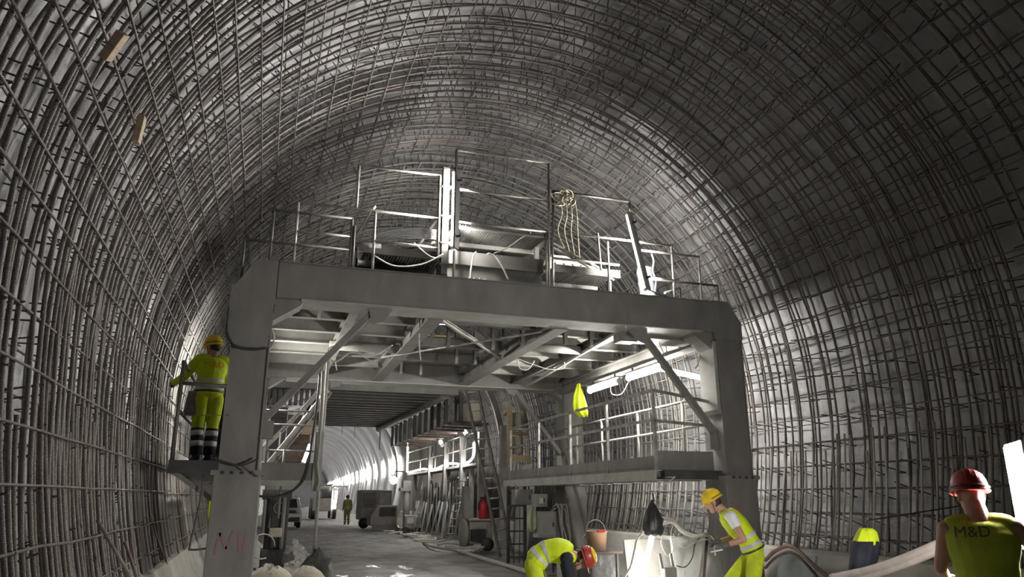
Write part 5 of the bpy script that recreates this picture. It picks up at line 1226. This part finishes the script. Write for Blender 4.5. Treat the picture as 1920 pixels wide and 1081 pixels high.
# things left on the gantry deck
for k in range(7):
    pts = [(1.32, 10.95, 5.44 + 0.028 * k), (1.65, 10.95, 5.57 + 0.027 * k), (2.0, 10.95, 5.64 + 0.026 * k), (2.32, 10.95, 5.66 + 0.025 * k)]
    b = NB(); tube(b, spline(pts, 6), 0.0085, 6, True, True); tag(obj('ribbed_conduit', b, M['conduit']), '%s lowest pale ribbed conduit in the curved bundle on the left upper deck' % ORD[k], 'conduit', 'ribbed conduits on the left upper deck')
for (a, c, lab) in (((1.55, 10.95, 5.37), (2.3, 10.95, 5.60), 'long'), ((1.75, 10.9, 5.37), (2.35, 10.9, 5.50), 'short')):
    b = NB(); bar(b, a, c, 0.05, 0.03); tag(obj('plank', b, M['sheet']), '%s pale plank lying under the curved conduits' % lab, 'plank')
b = NB(); box(b, (1.85, 10.95, 5.37), (2.16, 11.2, 5.49)); o = obj('cardboard_box', b, M['card']); bevel(o, 0.01); tag(o, 'brown cardboard box on the left upper deck', 'box')
wh = thing('winch', (1.18, 10.8, 4.9), 'dark cable winch standing on the front beam left of the conduits', 'winch')
b = NB(); lathe(b, [(0, -0.12), (0.11, -0.12), (0.11, -0.10), (0.07, -0.09), (0.07, 0.09), (0.11, 0.10), (0.11, 0.12), (0, 0.12)], 16, Matrix.Translation((1.18, 10.78, 5.06)) @ Matrix.Rotation(PI / 2, 4, 'Y')); obj('drum', b, M['steel_d'], wh)
b = NB(); box(b, (1.05, 10.68, 4.90), (1.31, 10.9, 4.96)); obj('base', b, M['steel'], wh)
b = NB(); box(b, (1.06, 10.70, 4.96), (1.08, 10.88, 5.30)); obj('cheek', b, M['steel'], wh)
b = NB(); tube(b, [(1.0, 10.78, 5.34), (1.42, 10.78, 5.36)], 0.06, 10); obj('motor', b, M['steel'], wh)
pl_ = thing('pallet', (4.45, 11.3, 5.37), 'pale wooden pallet lying on the right upper deck', 'pallet')
for k in range(6):
    b = NB(); box(b, (4.30 + k * 0.16, 11.1, 5.50), (4.42 + k * 0.16, 11.9, 5.525)); obj('slat', b, M['wood_p'], pl_)
for y in (11.1, 11.46, 11.82):
    b = NB(); box(b, (4.30, y, 5.37), (5.22, y + 0.09, 5.50)); obj('bearer', b, M['wood_p'], pl_)
for k in range(4):
    b = NB(); box(b, (4.32 + 0.02 * k, 11.12, 5.53 + 0.035 * k), (4.95 - 0.05 * k, 11.35 + 0.1 * (k % 2), 5.56 + 0.035 * k)); tag(obj('timber', b, M['wood_p']), '%s lowest pale timber piece stacked on the deck pallet' % ORD[k], 'timber', 'timbers on the pallet')
b = NB()
rope = thing('rope_coil', (4.42, 10.58, 6.4), 'tangled pale rope coil tied to the right railing corner', 'rope')
for k in range(7):
    c = V((4.40 + 0.10 * math.sin(k * 2.2), 10.56, 6.50 + 0.05 * math.cos(k * 3.1))); r_ = 0.09 + 0.03 * (k % 3)
    b = NB(); tube(b, [c + V((r_ * math.cos(a + k), 0.03 * math.sin(2 * a + k), 0.8 * r_ * math.sin(a + k))) for a in [2 * PI * j / 14 for j in range(15)]], 0.010, 5); obj('loop', b, M['rope'], rope)
for k in range(4):
    x = 4.33 + 0.09 * k; b = NB(); tube(b, spline([(x, 10.56, 6.5), (x + 0.03, 10.55, 6.2), (x - 0.05 + 0.03 * k, 10.56, 5.9), (x + 0.06, 10.56, 5.6 - 0.05 * k)], 4), 0.009, 5); obj('strand', b, M['rope'], rope)
# duct sleeve and black hose at the right end of the deck
sl = thing('duct_sleeve', (6.34, 11.4, 4.89), 'pale blue grey duct sleeve standing on the right end of the gantry deck', 'duct')
b = NB(); loft(b, [ell(V((6.34 + 0.02 * math.sin(z * 6), 11.4, 4.90 + z)), V((1, 0, 0)), V((0, 1, 0)), 0.15 * (1 + 0.06 * math.sin(z * 30)), 0.13, 20) for z in [0.05 * k for k in range(17)]]); obj('sleeve', b, M['sleeve'], sl)
ghose([PY(x, y, 10.66) for x, y in ((1222, 475), (1226, 490), (1224, 508), (1230, 525), (1228, 548))], 0.022, 'black hose hanging down in front of the duct sleeve', 'cable_d')
# yellow pump seen through the deck opening
yp = thing('yellow_pump', (3.3, 15.6, 4.75), 'yellow pump unit seen through the deck opening', 'machine')
b = NB(); box(b, (3.02, 15.5, 4.76), (3.75, 15.9, 5.10)); bevel(obj('body', b, M['yellow'], yp), 0.03)
b = NB(); lathe(b, [(0, 0), (0.13, 0), (0.13, 0.3), (0, 0.3)], 14, Matrix.Translation((2.85, 15.5, 4.95)) @ Matrix.Rotation(PI / 2, 4, 'X')); obj('motor', b, M['steel_d'], yp)
# white crates on the deck seen between hangers
for k, x in enumerate((5.08,)):
    b = NB(); box(b, (x, 12.4, 4.78), (x + 0.5, 12.9, 5.2)); o = obj('white_crate', b, M['white']); bevel(o, 0.02); tag(o, 'white crate stored behind the front cross beam', 'crate')
# dark hydraulic unit at the left foot of the gantry
hu = thing('hydraulic_unit', (0.35, 18.0, 0), 'dark oily hydraulic unit standing behind the left gantry leg', 'machine')
def hp_(name, bm, m='black'): return obj(name, bm, M[m], hu)
b = NB(); box(b, (0.15, 18.0, 0.55), (0.62, 18.5, 1.65)); bevel(hp_('block', b, 'steel_d'), 0.02)
b = NB(); box(b, (0.02, 17.95, 1.6), (0.66, 18.5, 1.82)); hp_('head', b, 'steel_d')
b = NB(); tube(b, [(0.2, 17.95, 0.15), (0.2, 17.95, 1.65)], 0.07, 10); hp_('cylinder', b, 'black')
b = NB(); tube(b, [(0.5, 17.95, 0.15), (0.5, 17.95, 1.65)], 0.05, 10); hp_('cylinder', b, 'steel')
b = NB(); box(b, (0.08, 17.85, 0.10), (0.6, 18.4, 0.55)); bevel(hp_('tank', b, 'black'), 0.02)
b = NB(); box(b, (0.04, 17.7, 0.0), (0.75, 18.6, 0.12)); hp_('base_plate', b, 'kicker')
b = NB(); tube(b, [(0.4 + 0.12 * math.cos(a), 17.93, 1.42 + 0.12 * math.sin(a)) for a in [2 * PI * j / 16 for j in range(17)]], 0.014, 6); hp_('hose_loop', b, 'steel')
b = NB(); tube(b, [(0.12 + 0.25 * math.cos(a), 17.8, 0.62 + 0.26 * math.sin(a)) for a in [2 * PI * j / 16 for j in range(14)]], 0.014, 6); hp_('hose_loop', b, 'cable_w')
b = NB(); box(b, (0.22, 17.80, 0.8), (0.5, 17.95, 1.0)); bevel(hp_('valve', b, 'sack'), 0.03)
# thick dark cable sagging from the pole to the unit
ghose([PY(x, y, 13.36) for x, y in ((600, 700), (594, 760), (584, 830), (573, 890), (550, 918), (520, 930), (500, 931), (478, 928))], 0.022, 'thick dark cable sagging from the drop pole to the left leg', 'cable_d')
ghose([PY(x, y, 13.3) for x, y in ((606, 695), (603, 760), (598, 830), (594, 870), (597, 900), (592, 920))], 0.03, 'grey hose bundle taped along the drop pole', 'steel')
# rubble heaps, sacks, tarpaulin
def heap(c, rx, ry, h, n, label, m='rubble'):
    b = NB()
    for k in range(n):
        a = random.random() * 2 * PI; q = math.sqrt(random.random()); x, y = c[0] + rx * q * math.cos(a), c[1] + ry * q * math.sin(a); z = h * (1 - q) * random.uniform(0.6, 1); s = random.uniform(0.05, 0.15) * (1.2 - 0.5 * q)
        mt = Matrix.Translation((x, y, z)) @ Matrix.Rotation(random.random() * 3, 4, V((random.random(), random.random(), 1)).normalized()) @ Matrix.Diagonal((s, s * random.uniform(0.6, 1), s * random.uniform(0.5, 0.9), 1))
        bmesh.ops.create_icosphere(b, subdivisions=1, radius=1.0, matrix=mt)
    lathe(b, [(0, h * 0.8), (0.4, h * 0.62), (0.8, h * 0.22), (1.05, -0.05)], 18, Matrix.Translation((c[0], c[1], 0)), rx, ry)
    for v in b.verts: v.co += V((noise.noise(v.co * 7), noise.noise(v.co * 7 + V((9, 0, 0))), noise.noise(v.co * 7 + V((0, 9, 0))))) * 0.03
    o = obj('rubble_heap', b, M[m]); return tag(o, label, 'rubble', kind='stuff')
heap((0.95, 22.0, 0), 0.55, 2.0, 0.50, 150, 'pale rubble heap on the left side before the white car')
heap((0.35, 16.9, 0), 0.8, 0.6, 0.28, 90, 'low rubble heap around the foot of the hydraulic unit')
heap((-0.1, 20.5, 0), 0.6, 1.5, 0.8, 100, 'rubble heap piled behind the left gantry leg')
def sack(c, rx, ry, h, label, seed, m='sack', cat='sack'):
    b = NB(); rings = []
    for t in [k / 10 for k in range(11)]:
        rr = (1 - (2 * t - 0.85) ** 4 * 0.5) if t < 0.9 else 0.5 * (1 - t) * 10 * 0.9
        rr = max(0.05, math.sin(PI * (0.16 + 0.82 * t)) ** 0.5)
        rings.append([V((c[0] + rx * rr * math.cos(a) * (1 + 0.10 * noise.noise(V((math.cos(a) * 2, math.sin(a) * 2, t * 3 + seed)))), c[1] + ry * rr * math.sin(a), c[2] + h * t + 0.08 * h * noise.noise(V((math.cos(a) * 2, math.sin(a) * 2, seed + t))))) for a in [2 * PI * k / 24 for k in range(24)]])
    loft(b, rings); o = obj('filled_sack' if cat == 'sack' else 'tarpaulin', b, M[m]); return tag(o, label, cat)
s1 = PY(500, 1072, 10.9); s2 = PY(572, 1068, 11.2)
sack((s1.x + 0.06, 11.55, 0), 0.42, 0.4, s1.z, 'beige filled sack beside the left gantry leg', 1)
sack((s2.x + 0.06, 11.75, 0), 0.34, 0.35, s2.z, 'second beige sack lying right of the first at the bottom edge', 4)
t1 = PY(575, 1040, 13.2)
b = NB(); rings = []
for i, (u, hh) in enumerate(((-0.42, 0.04), (-0.34, 0.22), (-0.18, 0.42), (0.02, 0.60), (0.20, 0.72), (0.32, 0.66), (0.40, 0.62), (0.44, 0.10))):
    rings.append([V((t1.x + u, 13.3 + 0.34 * math.cos(a) * (1 + 0.15 * math.sin(3 * a + i)), 0.02 + hh * (t1.z + 0.12) * 1.25 * max(0, math.sin(a)) ** 0.8 * (1 + 0.10 * math.sin(5 * a + i * 1.7)))) for a in [PI * k / 16 for k in range(17)]])
loft(b, rings, False); o = obj('tarpaulin', b, M['tarp']); sd = o.modifiers.new('thick', 'SOLIDIFY'); sd.thickness = 0.012
tag(o, 'crumpled dark tarpaulin heap behind the beige sacks', 'tarpaulin')
b = NB(); cc_ = PY(541, 1042, 13.1); poly_prism(b, [cc_ + V(p) for p in ((-0.10, 0, -0.12), (0.10, 0, -0.06), (0.06, 0, 0.08), (0.0, 0, 0.02), (-0.08, 0, 0.06))], (0, 0.12, 0)); tag(obj('scrap_block', b, M['tarp']), 'dark scrap block left of the tarpaulin heap', 'scrap')

# ------------------------------------------------------------------ far vehicles and machines
cy = 44.0; cxm = 1.32
car = thing('car', (cxm, cy, 0), 'white compact SUV facing us far down the tunnel on the left', 'car')
def cp(name, bm, m, parent=None): return obj(name, bm, M[m], parent or car)
prof = [(0, 0.35), (0, 0.78), (0.12, 0.98), (0.95, 1.08), (1.35, 1.60), (1.6, 1.68), (3.7, 1.66), (4.1, 1.1), (4.15, 0.4)]
b = NB(); R_ = []
for xx, sc, in ((-0.90, 0.94), (-0.86, 1.0), (0.86, 1.0), (0.90, 0.94)):
    R_.append([V((cxm + xx * (1.0 if z < 1.1 else 0.86), cy + y, 0.3 + (z - 0.3) * sc)) for y, z in prof])
loft(b, R_, True, False); cp('body', b, 'car')
b = NB(); poly_prism(b, [(cxm - 0.68, cy + 0.93, 1.10), (cxm + 0.68, cy + 0.93, 1.10), (cxm + 0.60, cy + 1.32, 1.55), (cxm - 0.60, cy + 1.32, 1.55)], (0, -0.02, 0.02)); cp('windscreen', b, 'glass')
b = NB(); box(b, (cxm - 0.55, cy - 0.03, 0.80), (cxm + 0.55, cy + 0.02, 0.98)); cp('grille', b, 'black')
for k in range(7):
    b = NB(); box(b, (cxm - 0.42 + k * 0.13, cy - 0.05, 0.80), (cxm - 0.36 + k * 0.13, cy - 0.02, 0.98)); cp('grille_slot', b, 'steel_d')
for sx in (-1, 1):
    b = NB(); lathe(b, [(0, 0), (0.10, 0), (0.12, 0.03), (0, 0.05)], 14, Matrix.Translation((cxm + sx * 0.66, cy + 0.02, 0.89)) @ Matrix.Rotation(PI / 2, 4, 'X')); cp('headlight', b, 'reflect')
    b = NB(); lathe(b, [(0, -0.11), (0.30, -0.11), (0.34, -0.06), (0.34, 0.06), (0.30, 0.11), (0, 0.11)], 18, Matrix.Translation((cxm + sx * 0.78, cy + 0.75, 0.34)) @ Matrix.Rotation(PI / 2, 4, 'Y')); cp('wheel', b, 'black')
    b = NB(); lathe(b, [(0, -0.11), (0.30, -0.11), (0.34, -0.06), (0.34, 0.06), (0.30, 0.11), (0, 0.11)], 18, Matrix.Translation((cxm + sx * 0.78, cy + 3.35, 0.34)) @ Matrix.Rotation(PI / 2, 4, 'Y')); cp('wheel', b, 'black')
    b = NB(); box(b, (cxm + sx * 0.88, cy + 1.15, 1.08), (cxm + sx * 1.06, cy + 1.3, 1.25)); bevel(cp('mirror', b, 'car'), 0.03)
    b = NB(); tube(b, [(cxm + sx * 0.60, cy + 1.5, 1.72), (cxm + sx * 0.60, cy + 3.4, 1.72)], 0.02, 6); cp('roof_rail', b, 'black')
b = NB(); box(b, (cxm - 0.80, cy - 0.04, 0.36), (cxm + 0.80, cy + 0.05, 0.60)); bevel(cp('bumper', b, 'steel_d'), 0.03)
b = NB(); box(b, (cxm - 0.26, cy - 0.06, 0.55), (cxm + 0.26, cy - 0.04, 0.66)); cp('number_plate', b, 'white')
# compressor and generator
cm = thing('compressor', (5.9, 43, 0), 'large brown grey compressor cabinet with louvres far down on the right', 'machine')
def cq(name, bm, m): return obj(name, bm, M[m], cm)
xa, xb = PY(676, 950, 42.5).x, PY(734, 950, 42.5).x
b = NB(); box(b, (xa, 42.5, 0.45), (xb, 44.5, 2.05)); bevel(cq('cabinet', b, 'rubble_d'), 0.05)
for k in range(8):
    b = NB(); box(b, (xa + 0.1, 42.46, 1.15 + k * 0.1), (xa + 0.85, 42.5, 1.19 + k * 0.1)); cq('louvre', b, 'steel_d')
b = NB(); box(b, (xa + 1.0, 42.46, 1.2), (xb - 0.1, 42.5, 1.9)); cq('panel', b, 'steel_l')
for x in (xa + 0.2, xb - 0.4):
    b = NB(); lathe(b, [(0, -0.1), (0.28, -0.1), (0.28, 0.1), (0, 0.1)], 14, Matrix.Translation((x, 42.45, 0.3)) @ Matrix.Rotation(PI / 2, 4, 'X')); cq('wheel', b, 'black')
gn = thing('generator', (6.2, 39.5, 0), 'dusty generator with sloping hood and louvred grille before the compressor', 'machine')
ga, gb = PY(695, 965, 39.5).x, PY(745, 965, 39.5).x
b = NB(); poly_prism(b, [(ga, 39.5, 0.25), (ga, 39.5, 0.7), (ga + 0.35, 39.5, 1.25), (gb, 39.5, 1.25), (gb, 39.5, 0.25)], (0, 1.4, 0)); bevel(obj('hood', b, M['rubble_d'], gn), 0.05)
for k in range(6):
    b = NB(); box(b, (ga + 0.45, 39.45, 0.75 + k * 0.075), (gb - 0.1, 39.5, 0.79 + k * 0.075)); obj('louvre', b, M['steel_d'], gn)
b = NB(); box(b, (ga + 0.1, 39.3, 0.0), (gb, 39.5, 0.28)); obj('skid', b, M['steel'], gn)
# water tank column right of the compressor
st = thing('pump_stand', (6.6, 37, 0), 'pale stand with column and platform right of the compressor', 'machine')
s0, s1_ = PY(752, 950, 37.0).x, PY(772, 950, 37.0).x
b = NB(); tube(b, [((s0 + s1_) / 2, 37.0, 0), ((s0 + s1_) / 2, 37.0, 1.95)], 0.16, 10); obj('column', b, M['steel_l'], st)
b = NB(); box(b, (s0 - 0.1, 36.8, 1.95), (s1_ + 0.2, 37.3, 2.1)); obj('platform', b, M['steel_l'], st)
b = NB(); box(b, (s0 + 0.05, 36.9, 2.1), (s1_ - 0.05, 37.2, 2.45)); obj('motor', b, M['steel_l'], st)
b = NB(); box(b, (s0 - 0.1, 36.6, 0.0), (s1_ + 0.5, 37.3, 0.25)); obj('skid', b, M['steel'], st)
mx_ = thing('small_mixer', (6.6, 33.5, 0), 'small pale motor unit on wheels at the foot of the stand', 'machine')
m0 = PY(770, 965, 33.5)
b = NB(); box(b, (m0.x - 0.25, 33.5, 0.3), (m0.x + 0.35, 34.0, 0.9)); bevel(obj('body', b, M['steel_l'], mx_), 0.08)
b = NB(); box(b, (m0.x - 0.15, 33.45, 0.55), (m0.x + 0.15, 33.5, 0.8)); obj('panel', b, M['white'], mx_)
for x in (-0.2, 0.3):
    b = NB(); lathe(b, [(0, -0.05), (0.2, -0.05), (0.2, 0.05), (0, 0.05)], 14, Matrix.Translation((m0.x + x, 33.5, 0.2)) @ Matrix.Rotation(PI / 2, 4, 'X')); obj('wheel', b, M['steel_d'], mx_)
# parked loader and portal frames silhouetted far away
ldr = thing('loader', (4.0, 62, 0), 'dark tracked loader parked far down the tunnel behind the white car', 'vehicle')
x0 = PY(585, 950, 62).x
b = NB(); box(b, (x0, 62, 0.6), (x0 + 1.8, 65.5, 1.6)); bevel(obj('body', b, M['rubble_d'], ldr), 0.1)
b = NB(); box(b, (x0 + 0.4, 62.6, 1.6), (x0 + 1.5, 64.2, 2.6)); bevel(obj('cab', b, M['glass'], ldr), 0.05)
b = NB(); box(b, (x0 + 0.3, 62.5, 2.6), (x0 + 1.6, 64.3, 2.7)); obj('cab_roof', b, M['steel_l'], ldr)
for x in (x0 - 0.05, x0 + 1.5):
    for y in (62.5, 64.7):
        b = NB(); lathe(b, [(0, -0.2), (0.5, -0.2), (0.5, 0.2), (0, 0.2)], 14, Matrix.Translation((x + 0.2, y, 0.5)) @ Matrix.Rotation(PI / 2, 4, 'Y')); obj('wheel', b, M['black'], ldr)
for k, (xx, Y_) in enumerate(((636, 54.0),)):
    pfm = thing('portal_frame', (PY(xx, 950, Y_).x, Y_, 0), 'pale lit doorway frame standing right of the far loader', 'frame')
    xl, xr = PY(622, 950, Y_).x, PY(648, 950, Y_).x
    for x in (xl, xr):
        b = NB(); bar(b, (x, Y_, 0.2), (x, Y_, 2.4), 0.12); obj('post', b, M['steel_l'], pfm)
    b = NB(); bar(b, (xl, Y_, 2.4), (xr, Y_, 2.4), 0.12); obj('header', b, M['steel_l'], pfm)
    lamp_tube('stand_lamp', (PY(627, 950, Y_ - 0.3).x, Y_ - 0.3, 0.9), (PY(630, 935, Y_ - 0.3).x, Y_ - 0.3, 2.1), 'slanting bright tube lamp standing in the pale doorway frame', r=0.09, power=PW[10])
